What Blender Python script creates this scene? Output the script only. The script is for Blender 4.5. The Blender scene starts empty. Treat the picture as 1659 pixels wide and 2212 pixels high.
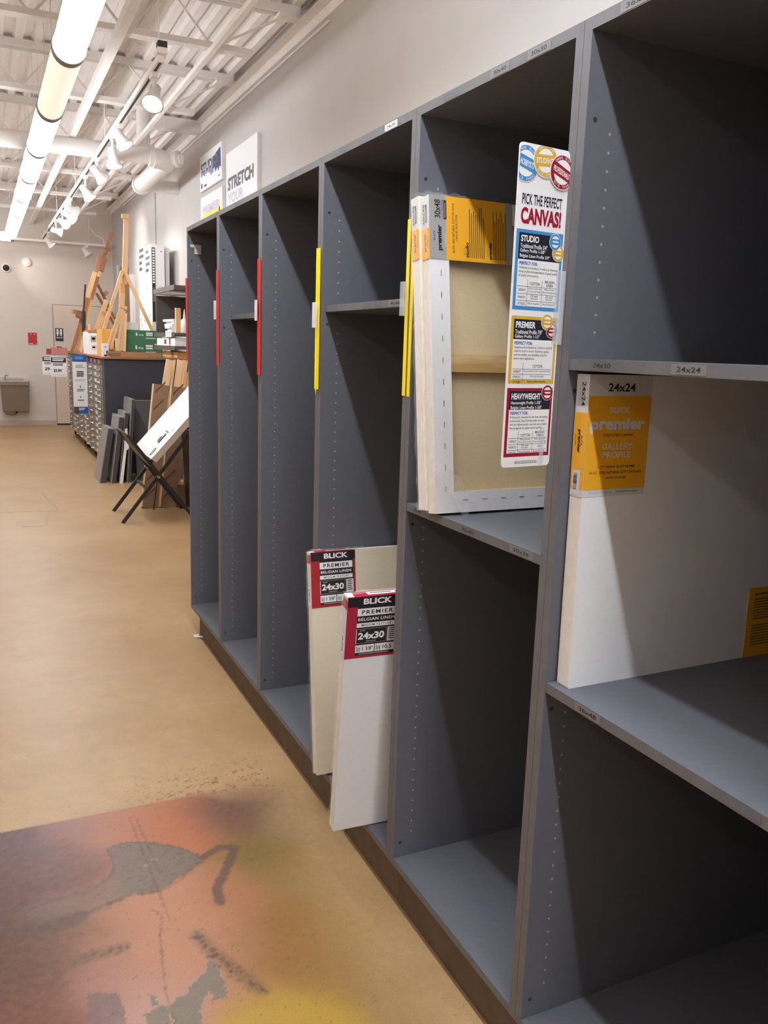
import bpy, bmesh, math, random
from mathutils import Vector, Matrix, Euler, noise

S = bpy.context.scene
COL = S.collection
random.seed(7)

# ---------------------------------------------------------------- camera, world, exposure
H0 = 1.605
cam_data = bpy.data.cameras.new('camera')
cam = bpy.data.objects.new('camera', cam_data)
COL.objects.link(cam)
AX = (0.90417542, -0.05281679, 0.42388347)
AY = (-0.42597554, -0.18537599, 0.88553971)
AZ = (0.03180645, -0.98124723, -0.19011108)
cam.matrix_world = Matrix(((AX[0], -AX[1], -AX[2], -1.0),
                           (AY[0], -AY[1], -AY[2], 0.0),
                           (AZ[0], -AZ[1], -AZ[2], H0),
                           (0, 0, 0, 1)))
cam_data.sensor_fit = 'VERTICAL'
cam_data.sensor_height = 36.0
cam_data.lens = 1820.03 / 2212 * 36.0
cam_data.clip_start = 0.02
S.camera = cam

world = bpy.data.worlds.new('world')
S.world = world
world.use_nodes = True
world.node_tree.nodes['Background'].inputs[0].default_value = (1.0, 0.93, 0.86, 1)
world.node_tree.nodes['Background'].inputs[1].default_value = 0.05

S.view_settings.view_transform = 'Standard'
S.view_settings.look = 'None'
S.view_settings.gamma = 1.0
S.view_settings.use_curve_mapping = False
S.view_settings.exposure = 0.06
S.cycles.use_denoising = True
S.cycles.max_bounces = 8
S.cycles.diffuse_bounces = 5
S.cycles.sample_clamp_indirect = 8.0

TUBE_L = 13.0      # radiance of the ceiling tubes
SPOT_W = 45.0     # watts of a lit track head


# ---------------------------------------------------------------- materials
def lin(c):
    def f(v):
        v = v / 255.0
        return v / 12.92 if v <= 0.04045 else ((v + 0.055) / 1.055) ** 2.4
    return (f(c[0]), f(c[1]), f(c[2]), 1.0)


MATS = {}


def mat(name, rgb, rough=0.6, metal=0.0, spec=0.5, noise_amt=0.0, scale=20.0, bump=0.0, bscale=200.0):
    if name in MATS:
        return MATS[name]
    m = bpy.data.materials.new(name)
    m.use_nodes = True
    nt = m.node_tree
    b = nt.nodes['Principled BSDF']
    b.inputs['Base Color'].default_value = lin(rgb)
    b.inputs['Roughness'].default_value = rough
    b.inputs['Metallic'].default_value = metal
    b.inputs['Specular IOR Level'].default_value = spec
    if noise_amt or bump:
        tc = nt.nodes.new('ShaderNodeTexCoord')
    if noise_amt:
        n = nt.nodes.new('ShaderNodeTexNoise')
        n.inputs['Scale'].default_value = scale
        n.inputs['Detail'].default_value = 5
        nt.links.new(tc.outputs['Object'], n.inputs['Vector'])
        mp = nt.nodes.new('ShaderNodeMapRange')
        mp.inputs[1].default_value = 0.3
        mp.inputs[2].default_value = 0.7
        mp.inputs[3].default_value = 1 - noise_amt
        mp.inputs[4].default_value = 1 + noise_amt
        nt.links.new(n.outputs[0], mp.inputs[0])
        mx = nt.nodes.new('ShaderNodeVectorMath')
        mx.operation = 'SCALE'
        mx.inputs[0].default_value = lin(rgb)[:3]
        nt.links.new(mp.outputs[0], mx.inputs['Scale'])
        nt.links.new(mx.outputs[0], b.inputs['Base Color'])
    if bump:
        n2 = nt.nodes.new('ShaderNodeTexNoise')
        n2.inputs['Scale'].default_value = bscale
        nt.links.new(tc.outputs['Object'], n2.inputs['Vector'])
        bp = nt.nodes.new('ShaderNodeBump')
        bp.inputs['Strength'].default_value = bump
        bp.inputs['Distance'].default_value = 0.002
        nt.links.new(n2.outputs[0], bp.inputs['Height'])
        nt.links.new(bp.outputs[0], b.inputs['Normal'])
    MATS[name] = m
    return m


def emit(name, rgb, strength, linear=None):
    m = bpy.data.materials.new(name)
    m.use_nodes = True
    b = m.node_tree.nodes['Principled BSDF']
    c = linear if linear else lin(rgb)
    b.inputs['Base Color'].default_value = (0.8, 0.8, 0.8, 1)
    b.inputs['Emission Color'].default_value = c
    b.inputs['Emission Strength'].default_value = strength
    MATS[name] = m
    return m


def wood(name, a, b_, scale=6.0, stretch=(1, 1, 0.08), rough=0.6):
    m = bpy.data.materials.new(name)
    m.use_nodes = True
    nt = m.node_tree
    b = nt.nodes['Principled BSDF']
    tc = nt.nodes.new('ShaderNodeTexCoord')
    mp = nt.nodes.new('ShaderNodeMapping')
    mp.inputs['Scale'].default_value = stretch
    w = nt.nodes.new('ShaderNodeTexNoise')
    w.inputs['Scale'].default_value = scale
    w.inputs['Detail'].default_value = 4
    w.inputs['Distortion'].default_value = 1.2
    r = nt.nodes.new('ShaderNodeValToRGB')
    r.color_ramp.elements[0].position = 0.35
    r.color_ramp.elements[1].position = 0.65
    r.color_ramp.elements[0].color = lin(a)
    r.color_ramp.elements[1].color = lin(b_)
    nt.links.new(tc.outputs['Object'], mp.inputs[0])
    nt.links.new(mp.outputs[0], w.inputs['Vector'])
    nt.links.new(w.outputs[0], r.inputs[0])
    nt.links.new(r.outputs[0], b.inputs['Base Color'])
    b.inputs['Roughness'].default_value = rough
    MATS[name] = m
    return m


def film(name, rgb=(255, 255, 255), trans=0.75, rough=0.12):
    m = bpy.data.materials.new(name)
    m.use_nodes = True
    nt = m.node_tree
    out = nt.nodes['Material Output']
    b = nt.nodes['Principled BSDF']
    b.inputs['Base Color'].default_value = lin(rgb)
    b.inputs['Roughness'].default_value = rough
    t = nt.nodes.new('ShaderNodeBsdfTransparent')
    mx = nt.nodes.new('ShaderNodeMixShader')
    mx.inputs[0].default_value = 1 - trans
    nt.links.new(t.outputs[0], mx.inputs[1])
    nt.links.new(b.outputs[0], mx.inputs[2])
    nt.links.new(mx.outputs[0], out.inputs[0])
    MATS[name] = m
    return m


RACK = mat('rack_grey_laminate', (98, 100, 108), 0.55, spec=0.35, noise_amt=0.04, scale=60, bump=0.05, bscale=400)
RACKEDGE = mat('rack_edge_banding', (103, 102, 105), 0.5, spec=0.4, noise_amt=0.08, scale=25)
PINHOLE = mat('pin_hole_plug', (158, 160, 168), 0.4)
DARKHOLE = mat('dark_hole', (40, 42, 52), 0.8)
KICK = mat('toe_kick_brown', (96, 80, 66), 0.75, noise_amt=0.15, scale=12)
WALLM = mat('wall_paint_warm_white', (194, 189, 186), 0.85, spec=0.2, noise_amt=0.02, scale=3, bump=0.12, bscale=150)
FARWALLM = mat('wall_paint_far', (222, 211, 202), 0.85, spec=0.2, noise_amt=0.02, scale=3)
DECK = mat('ceiling_deck_white', (234, 228, 224), 0.7, spec=0.3, noise_amt=0.04, scale=4)
STEEL = mat('painted_white_steel', (236, 231, 227), 0.55, noise_amt=0.03, scale=9)
WHITE = mat('white_enamel', (238, 236, 234), 0.35)
TRACKSLOT = mat('track_slot_black', (40, 40, 40), 0.6)
CANVAS = mat('primed_canvas_white', (236, 236, 238), 0.8, spec=0.15, noise_amt=0.015, scale=90, bump=0.25, bscale=900)
CANVASCREAM = mat('primed_canvas_cream', (232, 222, 200), 0.8, spec=0.15, noise_amt=0.02, scale=60, bump=0.25, bscale=900)
CANVASEDGE = mat('canvas_edge_cream', (228, 223, 216), 0.8, spec=0.15, noise_amt=0.05, scale=40)
CANVASBACK = mat('raw_canvas_back', (214, 194, 158), 0.9, spec=0.1, noise_amt=0.05, scale=300, bump=0.3, bscale=700)
STAPLE = mat('staple_steel', (150, 148, 144), 0.4, metal=0.7)
FILM = film('shrink_film', trans=0.86, rough=0.08)
CLEAR = film('clear_acrylic', (225, 230, 240), trans=0.7, rough=0.15)
INK = mat('ink_black', (34, 32, 34), 0.6)
NAVY = mat('ink_navy_black', (30, 34, 48), 0.5)
PAPER = mat('paper_white', (240, 240, 242), 0.6)
LGREY = mat('label_grey', (160, 158, 158), 0.55)
LGREY2 = mat('label_pale_grey', (214, 214, 218), 0.55)
AMBER = mat('label_amber', (240, 172, 38), 0.5)
LRED = mat('label_red', (172, 32, 46), 0.45)
LRED2 = mat('label_crimson', (176, 36, 66), 0.45)
LBLACK = mat('label_black', (38, 32, 38), 0.45)
SBLUE = mat('sign_blue', (72, 146, 208), 0.4)
SGOLD = mat('sign_gold', (222, 178, 62), 0.4)
SRED = mat('sign_red', (158, 26, 52), 0.4)
TBLUE = mat('text_blue', (38, 92, 168), 0.5)
SWHITE = mat('sign_white_gloss', (244, 244, 246), 0.3)
YELLOW = mat('strip_yellow', (250, 226, 20), 0.4)
STRIPRED = mat('strip_red', (214, 60, 48), 0.45)
TAGW = mat('tag_white', (224, 222, 226), 0.4)
WOODP = wood('pale_pine', (214, 166, 116), (232, 190, 142), 5)
WOODL = wood('light_stretcher_wood', (222, 188, 146), (236, 208, 170), 5)
WOODB = wood('brown_beech', (150, 98, 66), (176, 122, 86), 5)
PINEX = wood('pine_crossbar', (186, 150, 96), (222, 190, 140), 7, (0.35, 1, 2.2))
CARD = mat('cardboard', (178, 132, 92), 0.85, noise_amt=0.06, scale=14)
CARDDK = mat('brown_kraft', (138, 108, 84), 0.85, noise_amt=0.06, scale=10)
CARDINK = mat('kraft_print', (96, 72, 56), 0.85)
COUNTER = mat('counter_dark_grey', (62, 62, 70), 0.6, noise_amt=0.04, scale=8)
COUNTERTOP = wood('counter_top_wood', (142, 92, 66), (166, 112, 82), 8, (0.1, 1, 1))
ALU = mat('drawer_grey_metal', (148, 140, 130), 0.38, metal=0.55, noise_amt=0.05, scale=6)
CHROME = mat('chrome_pull', (226, 226, 226), 0.15, metal=0.9)
PORTF = mat('portfolio_dark_grey', (74, 74, 80), 0.55, noise_amt=0.05, scale=10)
PORTFS = mat('portfolio_silver', (158, 156, 154), 0.4, metal=0.3, noise_amt=0.06, scale=8)
BLACKM = mat('black_metal', (42, 38, 38), 0.45)
SHELFM = mat('shelf_charcoal_metal', (84, 76, 72), 0.5)
GREEN = mat('box_green', (62, 122, 84), 0.5)
STAINLESS = mat('stainless', (150, 140, 132), 0.35, metal=0.6, noise_amt=0.06, scale=5)
STAINTOP = mat('stainless_bright', (210, 204, 200), 0.18, metal=0.8)
SIGNRED = mat('wall_sign_red', (196, 44, 50), 0.5)
PINKTAG = mat('pink_tag', (226, 150, 150), 0.5)
PLUM = mat('plum_header', (84, 66, 82), 0.5)
OFFLAMP = mat('lamp_glass_unlit', (236, 232, 228), 0.3)
LAMPON = emit('lamp_face_lit', (255, 250, 245), 30.0)
TUBEWARM = emit('tube_warm_white', None, TUBE_L, (1.0, 0.86, 0.66, 1))
TUBECREAM = emit('tube_cream_dim', None, 0.78, (1.0, 0.86, 0.70, 1))
TUBECOOL = emit('tube_cool_white', None, TUBE_L * 2.1, (0.90, 0.95, 1.0, 1))
TUBEBACK = emit('tube_row_white', None, TUBE_L * 8.5, (0.90, 0.95, 1.0, 1))
TUBEROW = emit('tube_side_row_white', None, TUBE_L * 0.34, (1.0, 0.95, 0.90, 1))
TUBEROW2 = emit('tube_outer_row_white', None, TUBE_L * 0.16, (1.0, 0.95, 0.90, 1))


# ---------------------------------------------------------------- mesh helpers
class MB:
    """collects vertices and faces; build() links them as one mesh object"""
    def __init__(self):
        self.v, self.f, self.m, self.s = [], [], [], []
        self.mats = []
        self.M = Matrix.Identity(4)

    def mi(self, m):
        if m not in self.mats:
            self.mats.append(m)
        return self.mats.index(m)

    def add(self, vs, fs, m, smooth=False):
        o = len(self.v)
        self.v += [self.M @ Vector(p) for p in vs]
        k = self.mi(m)
        for f in fs:
            self.f.append([o + i for i in f])
            self.m.append(k)
            self.s.append(smooth)

    def box(self, x0, x1, y0, y1, z0, z1, m, front=None):
        vs = [(x0, y0, z0), (x1, y0, z0), (x1, y1, z0), (x0, y1, z0),
              (x0, y0, z1), (x1, y0, z1), (x1, y1, z1), (x0, y1, z1)]
        fs = [(3, 2, 1, 0), (4, 5, 6, 7), (0, 1, 5, 4), (1, 2, 6, 5), (2, 3, 7, 6)]
        self.add(vs, fs, m)
        self.add(vs, [(3, 0, 4, 7)], front or m)

    def bar(self, a, b, w, h, m, up=(0, 0, 1)):
        a, b = Vector(a), Vector(b)
        d = (b - a).normalized()
        u = Vector(up)
        if abs(d.dot(u)) > 0.97:
            u = Vector((0, 1, 0))
        s = d.cross(u).normalized()
        t = s.cross(d).normalized()
        vs = []
        for p in (a, b):
            for i, j in ((-1, -1), (1, -1), (1, 1), (-1, 1)):
                vs.append(p + s * i * w / 2 + t * j * h / 2)
        self.add(vs, [(3, 2, 1, 0), (4, 5, 6, 7), (0, 1, 5, 4), (1, 2, 6, 5), (2, 3, 7, 6), (3, 0, 4, 7)], m)

    def rings(self, rings, m, cap=(True, True), smooth=True):
        n = len(rings[0])
        vs = [p for r in rings for p in r]
        fs = []
        for k in range(len(rings) - 1):
            for i in range(n):
                j = (i + 1) % n
                fs.append((k * n + i, k * n + j, (k + 1) * n + j, (k + 1) * n + i))
        self.add(vs, fs, m, smooth)
        if cap[0]:
            self.add(rings[0], [tuple(range(n))[::-1]], m)
        if cap[1]:
            self.add(rings[-1], [tuple(range(n))], m)

    def lathe(self, a, d, prof, m, n=16, cap=(True, True)):
        """prof: list of (distance along d, radius)"""
        a, d = Vector(a), Vector(d).normalized()
        u = d.orthogonal().normalized()
        w = d.cross(u)
        rs = []
        for t, r in prof:
            rs.append([a + d * t + (u * math.cos(2 * math.pi * i / n) + w * math.sin(2 * math.pi * i / n)) * r for i in range(n)])
        self.rings(rs, m, cap)

    def tube(self, pts, r, m, n=10):
        pts = [Vector(p) for p in pts]
        rs = []
        u = None
        for i, p in enumerate(pts):
            d = (pts[min(i + 1, len(pts) - 1)] - pts[max(i - 1, 0)]).normalized()
            if u is None:
                u = d.orthogonal().normalized()
            u = (u - d * u.dot(d)).normalized()
            w = d.cross(u)
            rs.append([p + (u * math.cos(2 * math.pi * k / n) + w * math.sin(2 * math.pi * k / n)) * r for k in range(n)])
        self.rings(rs, m)

    def build(self, name, parent=None, loc=None, bevel=0.0, rot=None):
        me = bpy.data.meshes.new(name)
        me.from_pydata([tuple(p) for p in self.v], [], self.f)
        for mm in self.mats:
            me.materials.append(mm)
        me.polygons.foreach_set('material_index', self.m)
        me.polygons.foreach_set('use_smooth', self.s)
        me.update()
        o = bpy.data.objects.new(name, me)
        COL.objects.link(o)
        if parent:
            o.parent = parent
        if loc:
            o.location = loc
        if rot:
            o.rotation_euler = rot
        if bevel:
            b = o.modifiers.new('bevel', 'BEVEL')
            b.width = bevel
            b.segments = 2
            b.limit_method = 'ANGLE'
        return o


def tag(o, label=None, cat=None, group=None, kind=None):
    if label:
        o['label'] = label
    if cat:
        o['category'] = cat
    if group:
        o['group'] = group
    if kind:
        o['kind'] = kind
    return o


def thing(name, label, cat, loc=(0, 0, 0), rot=(0, 0, 0), group=None):
    o = bpy.data.objects.new(name, None)
    o.empty_display_size = 0.1
    COL.objects.link(o)
    o.location = loc
    o.rotation_euler = rot
    return tag(o, label, cat, group)


# ---------------------------------------------------------------- lettering
_TXT = {}


def glyphs(s, bold, sp=1.0):
    k = (s, bold, sp)
    if k in _TXT:
        return _TXT[k]
    cu = bpy.data.curves.new('lettering', 'FONT')
    cu.body = s
    cu.size = 1.0
    cu.resolution_u = 3
    cu.offset = bold
    cu.space_character = sp
    o = bpy.data.objects.new('lettering', cu)
    COL.objects.link(o)
    dg = bpy.context.evaluated_depsgraph_get()
    me = o.evaluated_get(dg).to_mesh()
    vs = [(v.co.x, v.co.y) for v in me.vertices]
    fs = [tuple(p.vertices) for p in me.polygons]
    # face up
    out = []
    for f in fs:
        a, b, c = (Vector(vs[i]) for i in f[:3])
        out.append(f if (b - a).cross(c - a) >= 0 else f[::-1])
    o.evaluated_get(dg).to_mesh_clear()
    bpy.data.objects.remove(o)
    bpy.data.curves.remove(cu)
    xs = [p[0] for p in vs] or [0, 1]
    ys = [p[1] for p in vs] or [0, 1]
    _TXT[k] = (vs, out, min(xs), max(xs), min(ys), max(ys))
    return _TXT[k]


class Sheet:
    """flat print: u across, v DOWN from the top-left corner, both 0..1 of w x h; layers lift off the base"""
    def __init__(self, mb, o, ux, vy, w, h, lift=0.0003):
        self.mb, self.o, self.w, self.h, self.lift = mb, Vector(o), w, h, lift
        self.u, self.d = Vector(ux).normalized(), Vector(vy).normalized()
        self.n = self.d.cross(self.u).normalized()       # towards the reader
        self.L = 1

    def P(self, u, v, L):
        return self.o + self.u * (u * self.w) + self.d * (v * self.h) + self.n * (L * self.lift)

    def rect(self, u0, v0, u1, v1, m, L=1):
        self.mb.add([self.P(u0, v1, L), self.P(u1, v1, L), self.P(u1, v0, L), self.P(u0, v0, L)], [(0, 1, 2, 3)], m)

    def poly(self, pts, m, L=1):
        self.mb.add([self.P(u, v, L) for u, v in pts], [tuple(range(len(pts)))], m)

    def disc(self, u, v, r, m, L=1, n=28, clip=None):
        pts = []
        for i in range(n):
            a = -2 * math.pi * i / n
            x, y = u + r / self.w * math.cos(a), v + r / self.h * math.sin(a)
            if clip:
                x, y = min(max(x, clip[0]), clip[2]), min(max(y, clip[1]), clip[3])
            pts.append((x, y))
        self.poly(pts, m, L)

    def text(self, s, u0, v0, u1, v1, m, L=2, bold=0.0, rot=0, sp=1.0, ang=0.0):
        """fills the box exactly; rot 0 upright, 1 reads upward, -1 reads downward; ang turns it a little"""
        vs, fs, a, b, c, d = glyphs(s, bold, sp)
        bw, bh = max(b - a, 1e-6), max(d - c, 1e-6)
        pts = []
        cu, cv = (u0 + u1) / 2, (v0 + v1) / 2
        for x, y in vs:
            x, y = (x - a) / bw, (y - c) / bh
            if rot == 0:
                u, v = u0 + x * (u1 - u0), v1 - y * (v1 - v0)
            elif rot == 1:
                u, v = u1 - y * (u1 - u0), v1 - x * (v1 - v0)
                u = u0 + (1 - y) * (u1 - u0)
            else:
                u, v = u0 + y * (u1 - u0), v0 + x * (v1 - v0)
            if ang:
                du, dv = (u - cu) * self.w, (v - cv) * self.h
                u = cu + (du * math.cos(ang) - dv * math.sin(ang)) / self.w
                v = cv + (du * math.sin(ang) + dv * math.cos(ang)) / self.h
            pts.append(self.P(u, v, L))
        self.mb.add(pts, fs, m)

    def ringtext(self, s, u, v, r, hgt, m, L=3, start=-2.6, end=-0.5, clip=None):
        n = len(s)
        for i, ch in enumerate(s):
            if ch == ' ':
                continue
            t = start + (end - start) * (i + 0.5) / n
            vs, fs, a, b, c, d = glyphs(ch, 0.01)
            pts = []
            sc = hgt / 0.72
            ok = True
            for x, y in vs:
                x, y = (x - (a + b) / 2) * sc * 0.8, y * sc - hgt / 2
                X = u * self.w + math.cos(t) * (r + y) - math.sin(t) * x
                Y = v * self.h + math.sin(t) * (r + y) + math.cos(t) * x
                X, Y = X / self.w, Y / self.h
                if clip and not (clip[0] < X < clip[2] and clip[1] < Y < clip[3]):
                    ok = False
                pts.append(self.P(X, Y, L))
            if ok:
                self.mb.add(pts, fs, m)

    def bars(self, u0, v0, u1, v1, n, m, L=2, fill=0.45, rot=0, seed=1):
        """rows of print too small to read"""
        rg = random.Random(seed)
        for k in range(n):
            e = 1 - rg.random() * 0.25
            if rot == 0:
                dv = (v1 - v0) / n
                self.rect(u0, v0 + dv * k, u0 + (u1 - u0) * e, v0 + dv * (k + fill), m, L)
            else:
                du = (u1 - u0) / n
                self.rect(u0 + du * k, v1 - (v1 - v0) * e, u0 + du * (k + fill), v1, m, L)

# ---------------------------------------------------------------- floor with the worn spray-paint patch
def seg_dist(x, y, pts):
    best = 9.0
    for (ax, ay), (bx, by) in zip(pts, pts[1:]):
        dx, dy = bx - ax, by - ay
        t = max(0.0, min(1.0, ((x - ax) * dx + (y - ay) * dy) / (dx * dx + dy * dy)))
        best = min(best, math.hypot(x - ax - t * dx, y - ay - t * dy))
    return best


def inside(x, y, poly):
    r = False
    n = len(poly)
    for i in range(n):
        ax, ay = poly[i]
        bx, by = poly[(i + 1) % n]
        if (ay > y) != (by > y) and x < (bx - ax) * (y - ay) / (by - ay) + ax:
            r = not r
    return r


def sstep(a, b, x):
    t = max(0.0, min(1.0, (x - a) / (b - a)))
    return t * t * (3 - 2 * t)


FISH = [(-0.715, 2.581), (-0.668, 2.593), (-0.62, 2.583), (-0.563, 2.554), (-0.509, 2.508), (-0.469, 2.462), (-0.442, 2.416), (-0.475, 2.38), (-0.524, 2.351), (-0.571, 2.319), (-0.609, 2.303), (-0.641, 2.313), (-0.669, 2.319), (-0.721, 2.302), (-0.778, 2.283), (-0.816, 2.276), (-0.859, 2.267), (-0.935, 2.272), (-0.968, 2.304), (-0.972, 2.342), (-0.929, 2.366), (-0.86, 2.37), (-0.795, 2.372), (-0.74, 2.41), (-0.711, 2.461), (-0.713, 2.528)]
STROKE = [(-0.442, 2.416), (-0.377, 2.447), (-0.335, 2.424), (-0.4, 2.311), (-0.441, 2.245), (-0.45, 2.175)]
BAND = [(-1.3, 2.40), (-1.13, 2.329), (-1.033, 2.297), (-0.936, 2.255), (-0.833, 2.263)]
CHIPS = [[(-0.54, 1.956), (-0.519, 1.939), (-0.52, 1.894), (-0.527, 1.809), (-0.555, 1.814), (-0.567, 1.847), (-0.591, 1.809), (-0.603, 1.735), (-0.671, 1.764), (-0.662, 1.832), (-0.643, 1.859), (-0.612, 1.867), (-0.583, 1.905), (-0.555, 1.916)],
         [(-0.71, 1.898), (-0.691, 1.883), (-0.686, 1.853), (-0.696, 1.852)],
         [(-0.722, 1.838), (-0.673, 1.847), (-0.662, 1.836), (-0.68, 1.767), (-0.73, 1.789)]]
BLUEP = [(-0.84, 1.957), (-0.773, 1.932), (-0.764, 1.863), (-0.773, 1.77), (-0.861, 1.80)]
SCRATCH = [[(-0.542, 2.064), (-0.518, 1.983), (-0.484, 1.893), (-0.439, 1.8)], [(-0.85, 2.088), (-0.801, 2.09), (-0.738, 2.092)]]
CRACKS = [[(-0.635, 2.219), (-0.615, 2.183), (-0.638, 2.079), (-0.655, 1.951), (-0.663, 1.874), (-0.66, 1.75)],
          [(-0.622, 2.735), (-0.608, 2.44), (-0.599, 2.149)], [(-0.6, 2.72), (-0.585, 2.4)]]
# spray clouds: x, y, radius, colour, strength
CLOUDS = [(-0.49, 2.668, .22, (222, 128, 84), 1.0), (-0.687, 2.168, .24, (226, 156, 120), 1.0), (-0.60, 2.02, .22, (228, 160, 126), 1.0),
          (-0.324, 2.68, .12, (122, 84, 78), 1.6), (-0.24, 2.60, .13, (124, 92, 78), 1.2), (-0.98, 2.66, .17, (122, 86, 94), 2.4), (-1.0, 2.17, .22, (112, 68, 60), 3.0),
          (-0.99, 2.48, .2, (116, 74, 74), 2.0), (-0.80, 1.99, .12, (204, 142, 138), 1.2), (-0.893, 2.355, .07, (196, 134, 138), .8),
          (-0.44, 1.66, .12, (224, 180, 70), 1.3), (-0.27, 2.368, .14, (150, 122, 56), 1.1), (-0.324, 1.972, .17, (178, 124, 58), 1.2),
          (-0.826, 2.74, .10, (196, 136, 128), 1.2), (-0.62, 2.74, .1, (214, 140, 112), 1.0), (-0.413, 2.193, .13, (212, 138, 94), 1.0), (-0.98, 1.93, .14, (138, 80, 60), 2.2),
          (-0.85, 2.55, .12, (156, 104, 100), 1.0), (-0.70, 1.86, .10, (222, 176, 164), 1.0), (-0.2, 2.2, .13, (178, 140, 82), 1.2), (-0.17, 1.9, .15, (186, 144, 80), 1.4), (-0.12, 2.5, .12, (176, 146, 104), 1.2), (-.05, 2.15, .14, (190, 154, 100), 1.2), (-.02, 1.8, .14, (190, 154, 100), 1.2), (-1.1, 2.4, .15, (110, 76, 80), 1.5), (-1.08, 2.05, .14, (112, 74, 70), 1.5), (-0.72, 2.66, .12, (210, 142, 118), 1.0)]


def paint_at(x, y):
    """paint colour (linear) and cover 0..1 on the concrete at x, y"""
    p = Vector((x, y, 0))
    n1 = noise.fractal(p * 9, 1.0, 2.0, 4)
    n2 = noise.fractal(p * 45 + Vector((3, 1, 0)), 1.0, 2.0, 3)
    n3 = noise.noise(p * 160)
    wx, wy = x + 0.02 * n1, y + 0.02 * noise.noise(p * 11 + Vector((9, 0, 0)))
    r = g = b = w = 0.0
    for cx, cy, rad, c, s in CLOUDS:
        k = s * math.exp(-((wx - cx) ** 2 + (wy - cy) ** 2) / (rad * rad) * 1.6) + 1e-5
        c = [q * .54 for q in lin(c)]
        r += c[0] * k
        g += c[1] * k
        b += c[2] * k
        w += k
    c = [r / w, g / w, b / w]
    edge = 2.80 + 0.01 * n3 * 0.3
    cov = sstep(edge + 0.004, edge - 0.004, y) if x < -0.44 else sstep(edge + 0.004 + .10 * sstep(-.44, -.2, x), edge - 0.004 - .16 * sstep(-.44, -.2, x), y + 0.03 * n1 * sstep(-.44, -.3, x))
    lim = 0.02 + 0.02 * n1 - 0.02 * sstep(2.5, 2.0, y)
    cov *= 1 - sstep(lim - 0.30, lim + 0.06, x + 0.05 * n2)
    cov *= 0.93 + 0.07 * n2

    def mix(col, k):
        col = [q * .62 for q in lin(col)]
        for i in range(3):
            c[i] = c[i] * (1 - k) + col[i] * k
    jx, jy = x + 0.006 * n2, y + 0.006 * noise.noise(p * 60 + Vector((0, 5, 0)))
    if -1.0 < x < -0.4 and 2.2 < y < 2.65:
        d = seg_dist(jx, jy, FISH + FISH[:1])
        if inside(jx, jy, FISH):
            left = sstep(-0.66, -0.80, x)
            mix((126, 116, 108) if n2 > -0.25 else (112, 100, 94), 0.92 - 0.55 * left)
            if d < 0.012 and (y > 2.42 or x < -0.7):
                mix((92, 76, 70), 0.6 * (1 - d / 0.012))
        elif d < 0.02 and y < 2.42:
            mix((120, 92, 78), max(0.0, 0.75 - d * 30 + 0.6 * n2))
        for ex, ey in ((-0.585, 2.46), (-0.612, 2.44)):
            if math.hypot(jx - ex, (jy - ey)) < 0.012:
                mix((176, 142, 124), 0.8)
    d = seg_dist(jx, jy, STROKE)
    if d < 0.022:
        mix((100, 78, 70), sstep(0.022, 0.008, d) * 0.85)
    d = seg_dist(jx, jy, BAND)
    if d < 0.04:
        mix((96, 74, 70), sstep(0.04, 0.015, d) * 0.75)
    for i, ch in enumerate(CHIPS):
        if inside(x + 0.01 * n2, y + 0.012 * n1, ch):
            mix((142, 132, 122), 0.95)
        else:
            d = seg_dist(jx, jy, ch + ch[:1])
            if d < 0.006:
                mix((196, 164, 148), 0.5)
    if inside(jx, jy, BLUEP):
        mix((126, 106, 112), 0.75)
    for sc in SCRATCH:
        d = seg_dist(jx, jy, sc)
        if d < 0.028:
            mix((112, 86, 72), max(0.0, min(1.0, (0.9 - d * 28) * (0.5 + 1.6 * abs(n2)))))
    for ck in CRACKS:
        d = seg_dist(x + 0.004 * n2, y, ck)
        if d < 0.004:
            mix((96, 72, 64), 0.6 * (0.4 + abs(n3)))
    if n3 * n2 > 0.27:
        mix((96, 72, 62), 0.45)
    # overspray specks beyond the patch
    if 2.75 < y < 3.15 and -0.75 < x < -0.1:
        k = noise.noise(p * 95 + Vector((4, 4, 4))) + noise.noise(p * 40)
        fall = sstep(3.15, 2.82, y) * sstep(-0.75, -0.45, x)
        if k > 0.62 - 0.25 * fall:
            return [lin((128, 84, 62))[i] for i in range(3)], 0.75 * fall
    return c, max(0.0, min(1.0, cov))


def axis(parts):
    out = []
    for a, b, st in parts:
        n = max(1, round((b - a) / st))
        out += [a + (b - a) * i / n for i in range(n)]
    return out + [parts[-1][1]]


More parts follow.
